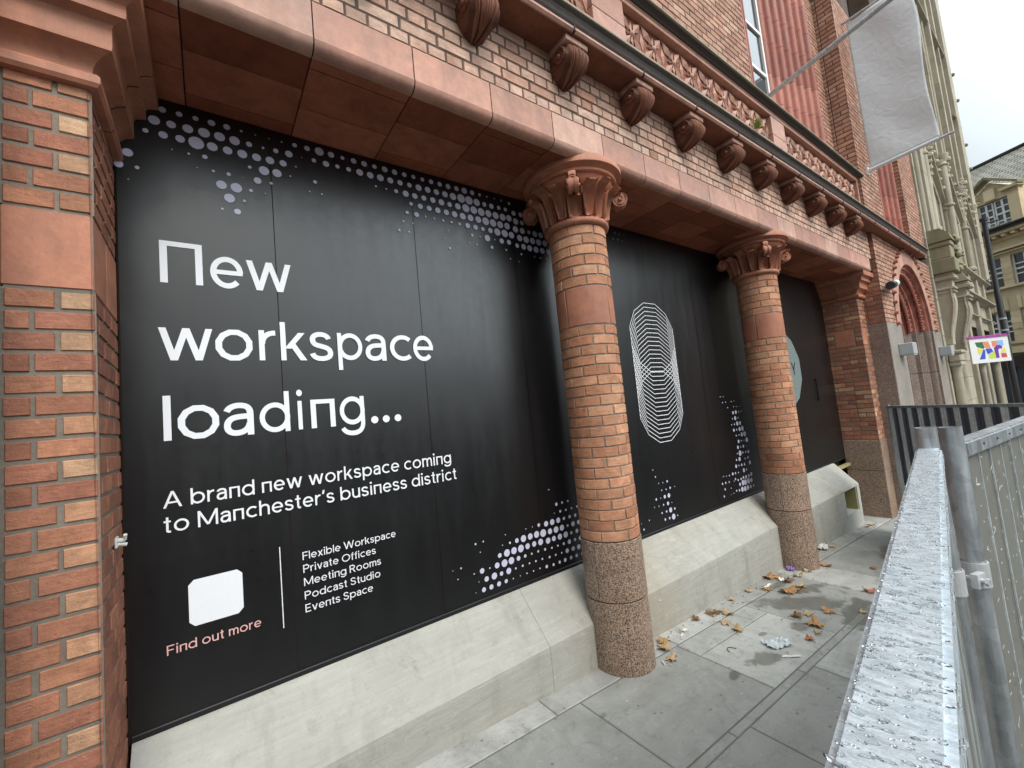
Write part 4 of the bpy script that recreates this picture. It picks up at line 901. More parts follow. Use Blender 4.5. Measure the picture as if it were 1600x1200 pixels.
# ------------------------------------------------------------------ ground
def gpt(x, y, h=0): return (x, y, gz(x)+h)
def slab(bm, x0, x1, y0, y1, h=.0, t=None, bev=.006):
    t = random.random() if t is None else t
    a = .004; tl = random.uniform(-.0015, .0015)
    P0 = [(x0+a, y0+a), (x1-a, y0+a), (x1-a, y1-a), (x0+a, y1-a)]
    lo = [bm.verts.new(gpt(x, y, -.02)) for x, y in P0]; mi = [bm.verts.new(gpt(x, y, h-.004+tl)) for x, y in P0]
    cx, cy = (x0+x1)/2, (y0+y1)/2
    hi = [bm.verts.new(gpt(x+bev*(1 if x < cx else -1), y+bev*(1 if y < cy else -1), h+tl)) for x, y in P0]
    fs = [bm.faces.new(hi)]
    for i in range(4):
        fs.append(bm.faces.new((lo[i], lo[(i+1) % 4], mi[(i+1) % 4], mi[i]))); fs.append(bm.faces.new((mi[i], mi[(i+1) % 4], hi[(i+1) % 4], hi[i])))
    paint(bm, fs, t)
bm = NB(); j1 = [1.85, 2.90, 3.985, 5.09, 5.64, 6.7, 7.75, 8.6, 9.6, 10.6, 11.7, 12.7, 13.8, 15, 16, 17, 18, 19, 20, 21, 22, 23]
j1 = [-7+1.1*i for i in range(8)]+j1
for a, c in zip(j1[:-1], j1[1:]):
    if a < 3.7 < c: slab(bm, a, c, -1.215, -.70, 0); slab(bm, a, c, -.70, -.505, 0)
    else: slab(bm, a, c, -1.215, -.505, 0)
x = -7
while x < 23:
    L = random.uniform(.6, 1.0); slab(bm, x, x+L, -.50, .0, .0); x += L
for y0, y1 in ((-1.85, -1.275), (-2.40, -1.856)):
    x = -7+random.random()
    while x < 23:
        L = random.uniform(.8, 1.3); slab(bm, x, x+L, y0, y1); x += L
x = -7
while x < 23: slab(bm, x, x+.93, -1.2735, -1.2165, -.001, bev=.003); x += .93
structure(mesh('pavement', bm, M_pave))
bm = NB(); grid(bm, [[gpt(x, y, -.007) for y in (-2.41, .05)] for x in (-8, 24)], .5); structure(mesh('pavement_bed', bm, M_pjoint))
bm = NB(); box(bm, 0, 1, 0, 1, 0, 1); bm.clear()
x = -8
while x < 60:
    v0 = len(bm.verts); obox(bm, gpt(x+.004, -2.56, -.3), (.912, 0, .912*G1), (0, .145, 0), (0, 0, .303), random.random()); x += .92
structure(mesh('kerb', bm, M_granite_lt))
bm = NB(); grid(bm, [[gpt(x, y, -.12) for y in (-60, -2.5)] for x in (-60, 24, 60, 200)], .5); grid(bm, [[gpt(x, y, -.12) for y in (-2.5, 60)] for x in (24, 60, 200)], .5); structure(mesh('road', bm, M_asph))
bm = NB(); grid(bm, [[gpt(x, y, -.35) for y in (-250, 250)] for x in (-250, 250)], .5); structure(mesh('ground', bm, M_asph))

# ------------------------------------------------------------------ fallen leaves and litter
def leafmat(name, a, c):
    b = MB(name, .75, spec=.25); n = b.noise(60, 4, .7); b.col(b.mix(n, a, c)); b.bump(n, .3, .004); return b.m
LM = [leafmat('orange_leaf', (.27, .135, .055), (.50, .30, .14)), leafmat('tan_leaf', (.30, .20, .10), (.55, .40, .23)), leafmat('brown_leaf', (.11, .055, .025), (.26, .13, .055)), leafmat('red_leaf', (.30, .10, .055), (.48, .22, .12))]
def leafobj(x, y, size, rot, mi, label, curl=.6):
    size *= .9; bm = NB(); n_ = 40; c = bm.verts.new((0, 0, .012+size*.08)); rim = []; mid = []
    sd = random.random()*9
    for i in range(n_):
        a = 2*math.pi*i/n_
        lobe = .52+.48*abs(math.cos(2.5*a))**.8; lobe *= 1-.25*(math.cos(a) < -.8); lobe *= 1+.10*math.sin(17*a+sd)
        r = size*.5*lobe
        zz = .006+curl*size*.45*max(0, math.sin(a*2+sd))*lobe**2+size*.10*random.random()
        rim.append(bm.verts.new((r*math.cos(a), r*math.sin(a)*.86, zz)))
        mid.append(bm.verts.new((r*.55*math.cos(a), r*.55*math.sin(a)*.86, .008+size*.06*abs(math.sin(2.5*a+1.57))+curl*size*.1*max(0, math.sin(a*2+sd)))))
    for i in range(n_):
        j = (i+1) % n_; bm.faces.new((c, mid[i], mid[j])); bm.faces.new((mid[i], rim[i], rim[j], mid[j]))
    for i in range(3): pass
    tube(bm, (-size*.25, 0, .01), (-size*.72, size*.06, .006), size*.012+.0008, 6)
    bmesh.ops.rotate(bm, verts=bm.verts, cent=(0, 0, 0), matrix=Matrix.Rotation(R(rot), 3, 'Z') @ Matrix.Rotation(-math.atan(G1)*1.0, 3, 'Y'))
    bmesh.ops.translate(bm, verts=bm.verts, vec=gpt(x, y, .002))
    l = bm.loops.layers.float_color['tint']
    o = mesh('fallen_leaf', bm, LM[mi]); autosmooth(o, 60)
    # place origin at the leaf
    o.data.transform(Matrix.Translation(-Vector(gpt(x, y)))); o.location = gpt(x, y)
    tag(o, label, 'leaf', 'dead leaves on the pavement')
LV = [(2.86, -.42, .13, 20, 0, 'orange dead leaf tucked against the foot of the nearest column, upper of a pair'), (2.79, -.48, .15, 80, 1, 'tan dead leaf at the foot of the nearest column, lower of a pair'), (2.69, -.60, .11, 10, 1, 'small curled tan leaf low beside the nearest column, closest to the camera'),
 (3.40, -.37, .10, 0, 2, 'brown leaf at the plinth edge just past the nearest column'), (3.60, -.40, .12, 50, 2, 'crumpled brown leaf against the plinth, largest of the small heap'), (3.66, -.43, .10, 140, 2, 'dark brown leaf beside the crumpled leaf at the plinth'), (3.70, -.50, .13, 0, 1, 'flat tan leaf lying in front of the small plinth heap'),
 (3.52, -.58, .12, 100, 1, 'pale tan leaf alone on a slab near the plinth'), (3.47, -.70, .13, 30, 1, 'tan leaf lying across the first slab joint'), (4.01, -.37, .09, 60, 1, 'single pale leaf by the plinth midway between the columns'), (4.33, -.38, .10, 10, 1, 'dusty tan leaf by the plinth joint'),
 (4.84, -.36, .17, 75, 0, 'large orange leaf leaning on the plinth near the second column'), (4.93, -.40, .13, 200, 0, 'orange leaf behind the large one near the second column'), (4.51, -.48, .13, 15, 0, 'orange leaf beside the white paper scrap'), (4.88, -.53, .12, 160, 2, 'brown leaf at the edge of the small wet patch'),
 (4.57, -.64, .20, 35, 0, 'biggest golden leaf in the cluster above the wet patch'), (4.66, -.68, .16, 120, 0, 'golden leaf overlapping the biggest one'), (4.80, -.67, .12, 300, 1, 'tan leaf at the far end of the golden cluster'), (4.07, -.91, .12, 45, 2, 'brown leaf on the second slab beside the wet patch'), (4.18, -.96, .10, 200, 1, 'small tan leaf next to the brown leaf at the wet patch'),
 (4.36, -1.06, .14, 80, 0, 'upright orange leaf curled at the edge of the wet patch'), (4.00, -1.07, .18, 20, 0, 'broad golden leaf flat on the slab in front of the wet patch'), (3.88, -1.13, .07, 0, 1, 'tiny yellow leaf in front of the broad golden leaf'), (3.72, -1.13, .09, 60, 3, 'small reddish leaf nearest the long slab joint'),
 (5.66, -.62, .15, 30, 0, 'orange leaf at the front foot of the second column'), (5.12, -.54, .12, 90, 1, 'tan leaf in front of the second column'), (5.33, -.55, .11, 10, 1, 'pale leaf just below the purple wrapper'), (5.34, -.34, .13, 70, 2, 'dark brown leaf wedged between plinth and second column'), (6.52, -.41, .13, 20, 1, 'tan leaf beside the white scrap past the second column'),
 (5.12, -1.15, .15, 55, 3, 'reddish orange leaf close under the fence rail'), (5.9, -.98, .09, 0, 3, 'small red leaf on the far slabs'), (5.0, -1.28, .09, 0, 1, 'small tan leaf on the long joint by the fence'), (4.55, -1.25, .08, 45, 1, 'small tan leaf on the long slab joint'), (8.15, -.42, .15, 45, 1, 'tan leaf at the foot of the granite pier'), (7.95, -.40, .10, 0, 2, 'brown leaf in the corner by the end of the plinth')]
for a in LV: leafobj(*a)
def crumple(name, x, y, sx, sy, h, rot, m, label, cat, n_=9):
    bm = NB(); pts = [[(sx*(i/n_-.5)*(1-.2*random.random()), sy*(j/n_-.5)*(1-.2*random.random()), .004+h*abs(math.sin(i*1.7+j*.9+x*9))*random.uniform(.3, 1)) for j in range(n_+1)] for i in range(n_+1)]
    grid(bm, pts)
    o = mesh(name, bm, m); o.location = gpt(x, y, .002); o.rotation_euler = (0, 0, R(rot)); tag(o, label, cat, 'scraps of white paper' if name == 'paper_scrap' else None); return o
bm = NB()
for i in range(260):      # crumbs of leaf and grit swept along the plinth
    x = random.uniform(2.6, 8.0); y = -.33-abs(random.gauss(0, .10)) if random.random() < .7 else random.uniform(-1.25, -.4)
    if (x-C2)**2+(y-CYC)**2 < .06: continue
    r = random.uniform(.004, .013); a = random.random()*6.3; c = Vector(gpt(x, y, .003))
    ngon(bm, [c+Vector((r*math.cos(a+k*1.57)*(1 if k % 2 else .5), r*math.sin(a+k*1.57)*(1 if k % 2 else .5), r*.5*random.random())) for k in range(4)])
o = mesh('leaf_crumbs', bm, LM[2]); o['kind'] = 'stuff'; tag(o, 'brown crumbs of dead leaf and grit strewn along the concrete plinth', 'debris')
M_bag = plain('thin_plastic', (.55, .60, .62), .3, var=.1); M_paper = plain('paper', (.68, .67, .64), .7, var=.05); M_purple = plain('purple_foil', (.30, .18, .50), .4, var=.4, bsc=30)
crumple('plastic_bag', 3.47, -1.0, .21, .13, .035, -25, M_bag, 'crumpled clear plastic bag on the slab near the fence rail', 'bag')
crumple('paper_scrap', 3.36, -1.14, .14, .025, .012, -40, M_paper, 'narrow white paper strip at the tip of the plastic bag', 'litter', 4)
crumple('sweet_wrapper', 5.29, -.40, .15, .09, .05, 15, M_purple, 'purple foil wrapper at the foot of the second column', 'wrapper')
crumple('paper_cup', 6.36, -.36, .20, .12, .07, 20, M_paper, 'crushed white paper cup past the second column by the plinth', 'litter')
crumple('paper_scrap', 4.57, -.45, .22, .03, .015, 5, M_paper, 'long white paper scrap among the golden leaves', 'litter', 5)
crumple('paper_scrap', 4.86, -.47, .08, .05, .03, 30, M_paper, 'small white paper ball beside the brown leaf at the wet patch', 'litter', 5)
crumple('paper_scrap', 3.16, -.42, .06, .035, .015, 0, M_paper, 'little white scrap by the plinth near the first column', 'litter', 4)
for x, y, r, l in ((3.06, -.45, 10, 'cigarette end by the plinth just past the nearest column'), (2.61, -.59, 60, 'cigarette end at the side of the nearest column')):
    bm = NB(); tube(bm, (-.022, 0, .006), (.022, 0, .006), .0055, 8); o = mesh('cigarette_end', bm, M_paper); o.location = gpt(x, y, .002); o.rotation_euler = (0, 0, R(r)); tag(o, l, 'litter')
bm = NB(); pts = [Vector((3.13+.05*math.cos(a), -.83+.05*math.sin(a*1.3), 0)) for a in [k*.25 for k in range(10)]]
for p, q in zip(pts[:-1], pts[1:]): tube(bm, gpt(p.x, p.y, .005), gpt(q.x, q.y, .005), .0028, 6)
tag(mesh('twig', bm, LM[2]), 'thin dark curved twig on the slab beyond the nearest column', 'twig')
t = thing('weed', 'tuft of yellow green weed growing on the cornice ledge', 'plant', (4.62, -.97, 4.76))
bm = NB()
for i in range(34):
    a = random.random()*6.28; r = random.uniform(.03, .09); p = Vector((4.62, -.97, 4.755)); q = p+Vector((r*math.cos(a), r*math.sin(a)*.6, random.uniform(.0, .10)))
    d = (q-p); w = d.cross(Vector((0, 0, 1))).normalized()*.012; f = bm.faces.new([bm.verts.new(v) for v in (p, p+d*.5+w, q, p+d*.5-w)])
mesh('leaves', bm, plain('weed_green', (.24, .30, .05), .7), t)

# ------------------------------------------------------------------ steel hoarding fence
ZR = 1.902
A0, A1 = Vector((-.9, -2.742, 0)), Vector((1.490, -2.378, 0))
du = (A1-A0).normalized(); nu_ = Vector((-du.y, du.x, 0))      # nu_ points to the building
def fence(name, label, P0, P1, ztop0, ztop1, rw, rh, postr, pz, sheet, stripm, railm, posts=(True, True), zbot=None, period=.215, ridge=.085, dep=.03, sign=1, sheetoff=0.0):
    d = (P1-P0); L = d.length; d = d.normalized(); n = Vector((-d.y, d.x, 0))
    T_ = thing(name, label, 'fence', (P0.x, P0.y, gz(P0.x)), 'steel fence panels along the pavement')
    zt = lambda s: ztop0+(ztop1-ztop0)*s/L
    zb = lambda s: (gz((P0+d*s).x)+.04)
    bm = NB(); s0, s1 = .0, L
    q0 = P0+d*s0-n*rw/2; ring = []
    for s in (s0, s1):
        p = P0+d*s; r = []
        for a, c in ((-.5, -1), (-.5, 0), (.5, 0), (.5, -1)):
            r.append((p.x+n.x*rw*a, p.y+n.y*rw*a, zt(s)+rh*c))
        ring.append(r)
    grid(bm, ring, closed_v=True); 
    for r in ring: ngon(bm, r)
    bmesh.ops.remove_doubles(bm, verts=bm.verts, dist=1e-5)
    es = [e for e in bm.edges if e.calc_length() > .5]; bmesh.ops.bevel(bm, geom=es, offset=.005, segments=2, affect='EDGES')
    nseg = int(L/.03)
    rail = mesh('top_rail', bm, railm, T_); autosmooth(rail, 40)
    bm = NB()
    k = .02; prof = []
    while k < L-.03:
        prof.append((k, 'v')); k += period
    sh = []; st = []
    for (k, _) in prof:
        e = min(k+period, L-.01); h = dep
        def P_(s, o): p = P0+d*s+n*(o+sheetoff); return p
        pts = [(k, 0), (k+period-ridge-.02, 0)] if False else None
        w0, w1, w2, w3 = k, min(k+.008, e), min(k+.008+ridge, e), min(k+.016+ridge, e)
        for (a, oa, c, oc, mt) in ((w0, 0, w1, sign*h, 0), (w1, sign*h, w2, sign*h, 1), (w2, sign*h, w3, 0, 0), (w3, 0, e, 0, 0)):
            if c-a < 1e-4: continue
            pa, pc = P_(a, oa), P_(c, oc)
            f = bm.faces.new([bm.verts.new(v) for v in ((pa.x, pa.y, zb(a)), (pc.x, pc.y, zb(c)), (pc.x, pc.y, zt(c)-rh+.002), (pa.x, pa.y, zt(a)-rh+.002))]); f.material_index = mt
    mesh('sheet', bm, [sheet, stripm], T_)
    for i, s in enumerate((0, L)):
        if not posts[i]: continue
        p = P0+d*(s+(postr if i else -postr)); bm = NB()
        tube(bm, (p.x, p.y, gz(p.x)), (p.x, p.y, zt(s)+pz), postr, 28, cap=False); tube(bm, (p.x, p.y, gz(p.x)), (p.x, p.y, zt(s)+pz), postr*.88, 28, cap=False)
        ngon(bm, [(p.x+postr*.87*math.cos(a*.3), p.y+postr*.87*math.sin(a*.3), zt(s)+pz-.03) for a in range(21)])
        for a in range(28):
            c0, c1 = a*2*math.pi/28, (a+1)*2*math.pi/28
            bm.faces.new([bm.verts.new((p.x+postr*k*math.cos(c), p.y+postr*k*math.sin(c), zt(s)+pz)) for k, c in ((1, c0), (1, c1), (.88, c1), (.88, c0))])
        autosmooth(mesh('post', bm, M_galv, T_), 40)
    bm = NB(); 
    p, q = P0, P1
    for s in (.02, L-.3):
        w = P0+d*s; obox(bm, (w.x-n.x*.2, w.y-n.y*.2, gz(w.x)+.003), d*.28+Vector((0, 0, d.x*.28*G1)), n*.4, (0, 0, .05))
    mesh('foot', bm, M_dkplas, T_)
    return T_, d, n, L
F1, d1, n1, L1 = fence('steel_fence_panel', 'galvanised fence panel with wet water-beaded top rail, nearest the camera', A0, A1, ZR, ZR, .0478, .045, .0215, .052, M_sheet, M_galv, M_galvwet, posts=(False, True), ridge=.11, dep=.004, sign=-1)
# rain beads on the wet rail
bm = NB()
for i in range(1500):
    s = random.uniform(1.15, L1-.02); o = random.uniform(-.021, .021); p = A0+d1*s+n1*o; r = random.choice((.0006, .0008, .001, .0012, .0015, .0019))
    m = Matrix.Translation((p.x, p.y, ZR+.0002)) @ Matrix.Rotation(math.atan2(n1.y, n1.x)+random.uniform(-.5, .5), 4, 'Z') @ Matrix.Diagonal((r*random.uniform(1, 3.2), r, r*.32, 1))
    bmesh.ops.create_icosphere(bm, subdivisions=1, radius=1, matrix=m)
for i in range(60):
    s = random.uniform(1.15, L1-.02); p = A0+d1*s-n1*(.0239+.0006); r = random.uniform(.001, .002)
    bmesh.ops.create_icosphere(bm, subdivisions=1, radius=1, matrix=Matrix.Translation((p.x, p.y, ZR-.006-abs(random.gauss(0, .012)))) @ Matrix.Diagonal((r, r, r*1.5, 1)))
o = mesh('rain_beads', bm, M_water, F1, smooth=True); o['kind'] = 'stuff'
B0 = Vector((1.632, -2.4075, 0)); B1 = B0+Vector((.994, -.108, 0)).normalized()*3.0
F2, d2, n2, L2 = fence('steel_fence_panel', 'grey sheet fence panel with white specks and drilled top rail, running off the right edge', B0, B1, ZR+.001, ZR+.012, .045, .042, .0235, .042, M_sheet, M_sheet, M_galv, ridge=.105, dep=.003, sign=-1, posts=(True, True))
bm = NB()
for k in range(int(L2/.107)):          # pale bars paint a highlight along each sheet fold
    s = .03+k*.1075; p = B0+d2*s-n2*.0075
    obox(bm, (p.x, p.y, gz(p.x)+.05), d2*.0026, n2*.004, (0, 0, ZR-.05-gz(p.x)))
mesh('fold_highlight', bm, M_sheen, F2)
bm = NB()
for i in range(620):
    s = random.uniform(.03, 2.6); z = random.uniform(1.0, ZR-.05); p = B0+d2*s-n2*(.0125); L = abs(random.gauss(.0025, .005))+.002; a = random.uniform(0, 3.14); w = random.uniform(.0009, .0022)
    e = d2*math.cos(a)+Vector((0, 0, math.sin(a))); f = d2*-math.sin(a)+Vector((0, 0, math.cos(a))); c = Vector((p.x, p.y, z))
    vs = [c+e*L*math.cos(t)+f*w*math.sin(t) for t in [k*math.pi/4 for k in range(8)]]; bm.faces.new([bm.verts.new(v) for v in vs])
o = mesh('white_specks', bm, M_fleck, F2); o['kind'] = 'stuff'
bm = NB()
for k in range(12):
    p = B0+d2*(.13+k*.13)-n2*.0226; c = Vector((p.x, p.y, ZR-.018)); tube(bm, c, c-n2*.002, .0032, 8)
mesh('rivet', bm, M_dkplas, F2)
# clip between the two posts
t = thing('fence_clip', 'cast metal clip joining the two round fence posts', 'clip', (1.55, -2.40, 1.52))
pa, pb2 = A1+d1*.0215, B0-d2*.0235
bm = NB(); c = (pa+pb2)/2
for p, r in ((pa, .0265), (pb2, .0285)):
    for k in range(24):
        a0, a1 = 2*math.pi*k/24, 2*math.pi*(k+1)/24
        for rr in (r,):
            grid(bm, [[(p.x+rr*math.cos(a), p.y+rr*math.sin(a), z) for z in (1.535, 1.545, 1.585, 1.595)] for a in (a0, a1)]); grid(bm, [[(p.x+q*math.cos(a), p.y+q*math.sin(a), z) for q in (r-.004, r)] for a in (a0, a1) for z in (1.535,)]); grid(bm, [[(p.x+q*math.cos(a), p.y+q*math.sin(a), 1.595) for q in (r-.004, r)] for a in (a0, a1)])
w = (pb2-pa).normalized(); mN = Vector((-w.y, w.x, 0))
obox(bm, (c.x-w.x*.018+mN.x*-.036, c.y-w.y*.018+mN.y*-.036, 1.548), w*.036, mN*.014, (0, 0, .034)); tube(bm, (c.x-mN.x*.05, c.y-mN.y*.05, 1.565), (c.x+mN.x*.03, c.y+mN.y*.03, 1.565), .006, 12); tube(bm, (c.x-mN.x*.050, c.y-mN.y*.050, 1.565), (c.x-mN.x*.044, c.y-mN.y*.044, 1.565), .010, 6)
autosmooth(mesh('clamp', bm, M_clip, t), 40)
C0, Cc = Vector((7.87, -.90, 0)), Vector((7.87, -.90, 0))+(Vector((6.13, -2.24, 0))-Vector((7.87, -.90, 0))).normalized()*3.1
F3, d3, n3, L3 = fence('steel_fence_panel', 'ribbed steel fence panel, coloured with dark and pale reflections, standing across the pavement behind', C0, Cc, 1.715, 1.765, .04, .035, .019, .012, M_dark_refl, M_sheen, M_galv, posts=(True, True), ridge=.095, dep=.028, sign=-1)

# ------------------------------------------------------------------ flag banner on poles
t = thing('hanging_banner', 'large pale grey blank banner hung between two wall poles on the brick pier', 'banner', (9.55, WY, 5.77))
bm = NB(); nz, ny = 60, 30; pts = []
for i in range(nz+1):
    row = []
    for j in range(ny+1):
        z = 5.80+2.75*i/nz; v = j/ny; y = -.80-.86*v+ (.02*math.sin(z*3))*v
        w_ = .010*math.sin(z*4+v*4)*v*(1-v)*3+.012*math.sin(v*6+z*1.6)+.006*math.sin(z*7.3+v*9+1.5*math.sin(v*4))*v
        zz = z + .05*v*(1-i/nz)
        row.append((9.553+w_*min(1, i/6), y, zz))
    pts.append(row)
grid(bm, pts); o = mesh('cloth', bm, M_flag, t, smooth=True)
sm = o.modifiers.new('thick', 'SOLIDIFY'); sm.thickness = .003
bm = NB(); tube(bm, (9.553, -.80, 5.775), (9.553, -1.665, 5.825), .032, 16); autosmooth(mesh('hem', bm, M_flag, t), 40)
bm = NB(); tube(bm, (9.553, WY, 5.765), (9.553, -1.84, 5.83), .022, 14); tube(bm, (9.553, WY, 8.58), (9.553, -1.84, 8.60), .022, 14); autosmooth(mesh('pole', bm, M_galv, t), 40)
bm = NB(); box(bm, 9.50, 9.60, WY-.03, WY, 5.70, 5.84); box(bm, 9.525, 9.58, WY-.07, WY-.03, 5.735, 5.80, bev=.008); mesh('bracket', bm, M_plas, t)
t = thing('flag_pole', 'bare grey wall pole above the parapet of carved flowers', 'pole', (6.35, -.42, 6.08))
bm = NB(); tube(bm, (6.35, -.42, 6.08), (6.35, -1.95, 6.35), .030, 16); autosmooth(mesh('pole', bm, M_galv, t), 40); bm = NB(); box(bm, 6.28, 6.42, -.47, -.38, 6.0, 6.16, bev=.01); mesh('bracket', bm, M_galv, t)

# ------------------------------------------------------------------ sandstone church-like building next door
CH = thing('sandstone_building', 'carved gothic sandstone building with scroll brackets beside the red brick one', 'building', (18, .5, -.6))
YC = -.78; XE = 22.4
bm = NB()
zc = [-1.2]
while zc[-1] < 16: zc.append(zc[-1]+random.choice((.42, .5, .58)))
for a, c in zip(zc[:-1], zc[1:]):       # ashlar courses, leaving the shop openings
    if c <= 3.62 and a > -2:
        spans = [(13.52, 13.75), (14.4, 16.7), (18.9, 19.35), (21.7, XE)]
    else: spans = [(13.52, XE)]
    for s, e in spans:
        x = s
        while x < e-.01:
            L = min(random.uniform(.6, 1.15), e-x)
            if e-x-L < .3: L = e-x
            box(bm, x, x+L-.008, YC, YC+.5, a, c-.008, .5, bev=.006); x += L
box(bm, 13.53, XE-.02, YC+.012, 9, 3.6, 16, mat=1); box(bm, 13.53, 13.74, YC+.02, 9, -1, 3.62, mat=1); box(bm, 14.42, 16.68, YC+.02, 9, -1, 3.62, mat=1); box(bm, 18.92, 19.33, YC+.02, 9, -1, 3.62, mat=1); box(bm, 21.72, XE-.02, YC+.02, 9, -1, 3.62, mat=1)
mesh('wall', bm, [M_sand, M_sand_dk], CH)
bm = NB()
for a, c in ((13.75, 14.4), (16.7, 18.9), (19.35, 21.7)): box(bm, a, c, YC+.45, YC+.5, -1, 3.62)
mesh('shop_window', bm, M_glass, CH)
def string(z, h, out, x0=13.55, x1=XE+.1, m=None, nm='string_course'):
    bm = NB(); along(bm, [(YC+.02, z-h*.5), (YC-.02, z-h*.5), (YC-out*.4, z-h*.2), (YC-out, z), (YC-out, z+h*.22), (YC-out*.6, z+h*.5), (YC+.02, z+h*.6)], x0, x1); return mesh(nm, bm, m or M_sand, CH)
string(5.03, .16, .15, 15.3); string(4.27, .2, .2, 15.3); string(3.70, .12, .1, 15.3); string(7.95, .18, .14, 20.6); string(10.9, .2, .16, 21.0); string(13.2, .2, .16)
bm = NB()
for x in (15.6, 17.05, 18.5, 19.95, 21.4): box(bm, x-.12, x+.12, YC-.07, YC+.02, 4.36, 4.98, random.random(), bev=.01)
for x, w in ((16.78, .12), (18.98, .2), (21.6, .14)):
    box(bm, x-w, x+w, YC-.10, YC+.02, -1, 4.2, random.random(), bev=.015)
mesh('pilaster_strip', bm, M_sand, CH)
# porch: scroll brackets carrying stacked stones
def scroll(x0, x1, ztop, zbot, yout, nm='scroll_bracket'):
    bm = NB(); P_ = []; n_ = 26
    for i in range(n_+1):
        s = i/n_; z = ztop+(zbot-ztop)*s
        y = yout*(.97-.06*math.sin(s*3)) if s < .30 else yout*(.965-.55*(.5-.5*math.cos(math.pi*(s-.30)/.70))) 
        P_.append((YC+y, z))
    poly = [(YC+.02, ztop)]+P_+[(YC+.02, zbot)]
    prism(bm, poly, lambda u, v, d: (d, u, v), x0, x1); 
    inset = [(y*.88+(YC)*.12, z) for y, z in P_[3:-3]]
    for p, q in zip(inset[:-1], inset[1:]): tube(bm, (x0-.01, p[0], p[1]), (x0-.01, q[0], q[1]), .022, 6)
    zz = ztop-.22; box(bm, x0-.03, x1+.03, YC+yout*1.10, YC+.02, zz, zz+.05, bev=.01); box(bm, x0-.02, x1+.02, YC+yout*1.05, YC+.02, zz-.07, zz-.04)
    box(bm, x0-.05, x1+.05, YC+yout*1.22, YC+.02, ztop, ztop+.10, bev=.02); box(bm, x0-.03, x1+.03, YC+yout*1.12, YC+.02, ztop+.10, ztop+.16, bev=.015)
    return mesh(nm, bm, M_sand, CH)
scroll(13.72, 14.02, 4.22, 2.75, -.27); scroll(14.78, 15.18, 4.10, 2.62, -.36)
bm = NB()
box(bm, 13.62, 14.3, -1.16, YC+.1, 4.38, 4.70, .5, b=.2, bev=.015); box(bm, 13.64, 14.3, -1.12, YC+.1, 4.705, 4.98, b=.7, bev=.015); box(bm, 13.62, 14.3, -1.14, YC+.1, 4.985, 5.10, b=.5, bev=.02)
o = mesh('stone_block', bm, M_sand_dk, CH)
bm = NB(); prism(bm, [(-1.17, 5.105), (YC+.1, 5.105), (YC+.1, 5.42), (-1.0, 5.40), (-1.12, 5.27)], lambda u, v, d: (d, u, v), 13.60, 14.3); mesh('stone_block', bm, M_sand_dk, CH)
bm = NB(); v = [(14.72, -1.2, 4.27), (15.24, -1.2, 4.27), (15.24, YC, 4.27), (14.72, YC, 4.27)]; ap = (14.98, -.86, 4.95)
for i in range(4): ngon(bm, [v[i], v[(i+1) % 4], ap])
ngon(bm, v[::-1]); mesh('pyramid_cap', bm, M_sand_dk, CH)
bm = NB()     # carved foliage running down the outer face of the blocks
for k in range(16):
    z = 5.25-.055*k; y = -1.15-.05*math.sin(k*1.1)
    bmesh.ops.create_icosphere(bm, subdivisions=2, radius=1, matrix=Matrix.Translation((14.18+.06*math.sin(k*2.1), y, z)) @ Matrix.Rotation(k, 4, 'X') @ Matrix.Diagonal((.09, .045+.02*(k % 3), .05, 1)))
mesh('carved_foliage', bm, M_sand_dk, CH, smooth=True)
def rcol(x, y, r, z0, z1, nm='round_column'):
    bm = NB(); lathe(bm, [(r*1.25, z0), (r*1.25, z0+.10), (r*1.1, z0+.14), (r*1.12, z0+.2), (r*1.0, z0+.25), (r*.95, (z0+z1)/2), (r*.86, z1-.30), (r*.9, z1-.27), (r*.9, z1-.22), (r*.86, z1-.2), (r*.95, z1-.10), (r*1.12, z1-.03), (r*1.15, z1)], x, y, 28)
    o = mesh(nm, bm, M_sand, CH); autosmooth(o, 35)
rcol(13.75, -.865, .095, -.35, 2.25); rcol(18.0, -.82, .09, -.6, 2.30); rcol(20.3, -.88, .095, -.7, 2.30)
bm = NB(); box(bm, 13.60, 13.95, -.985, YC, 2.252, 2.34, bev=.015); box(bm, 13.57, 13.97, -1.0, YC, 2.34, 2.52, b=.8, bev=.03); box(bm, 13.54, 14.0, -1.03, YC, 2.52, 2.60, bev=.02)
mesh('column_capital', bm, M_sand, CH)
bm = NB()
for x, w in ((18.0, .16), (20.3, .17)):
    bm = NB(); box(bm, x-w, x+w, -1.0, YC, 2.302, 2.44, bev=.015); mesh('column_capital', bm, M_sand, CH)
bm = NB(); box(bm, 18.3, 18.6, YC-.06, YC, 4.42, 4.9, bev=.02)
mesh('entablature_block', bm, M_sand, CH)
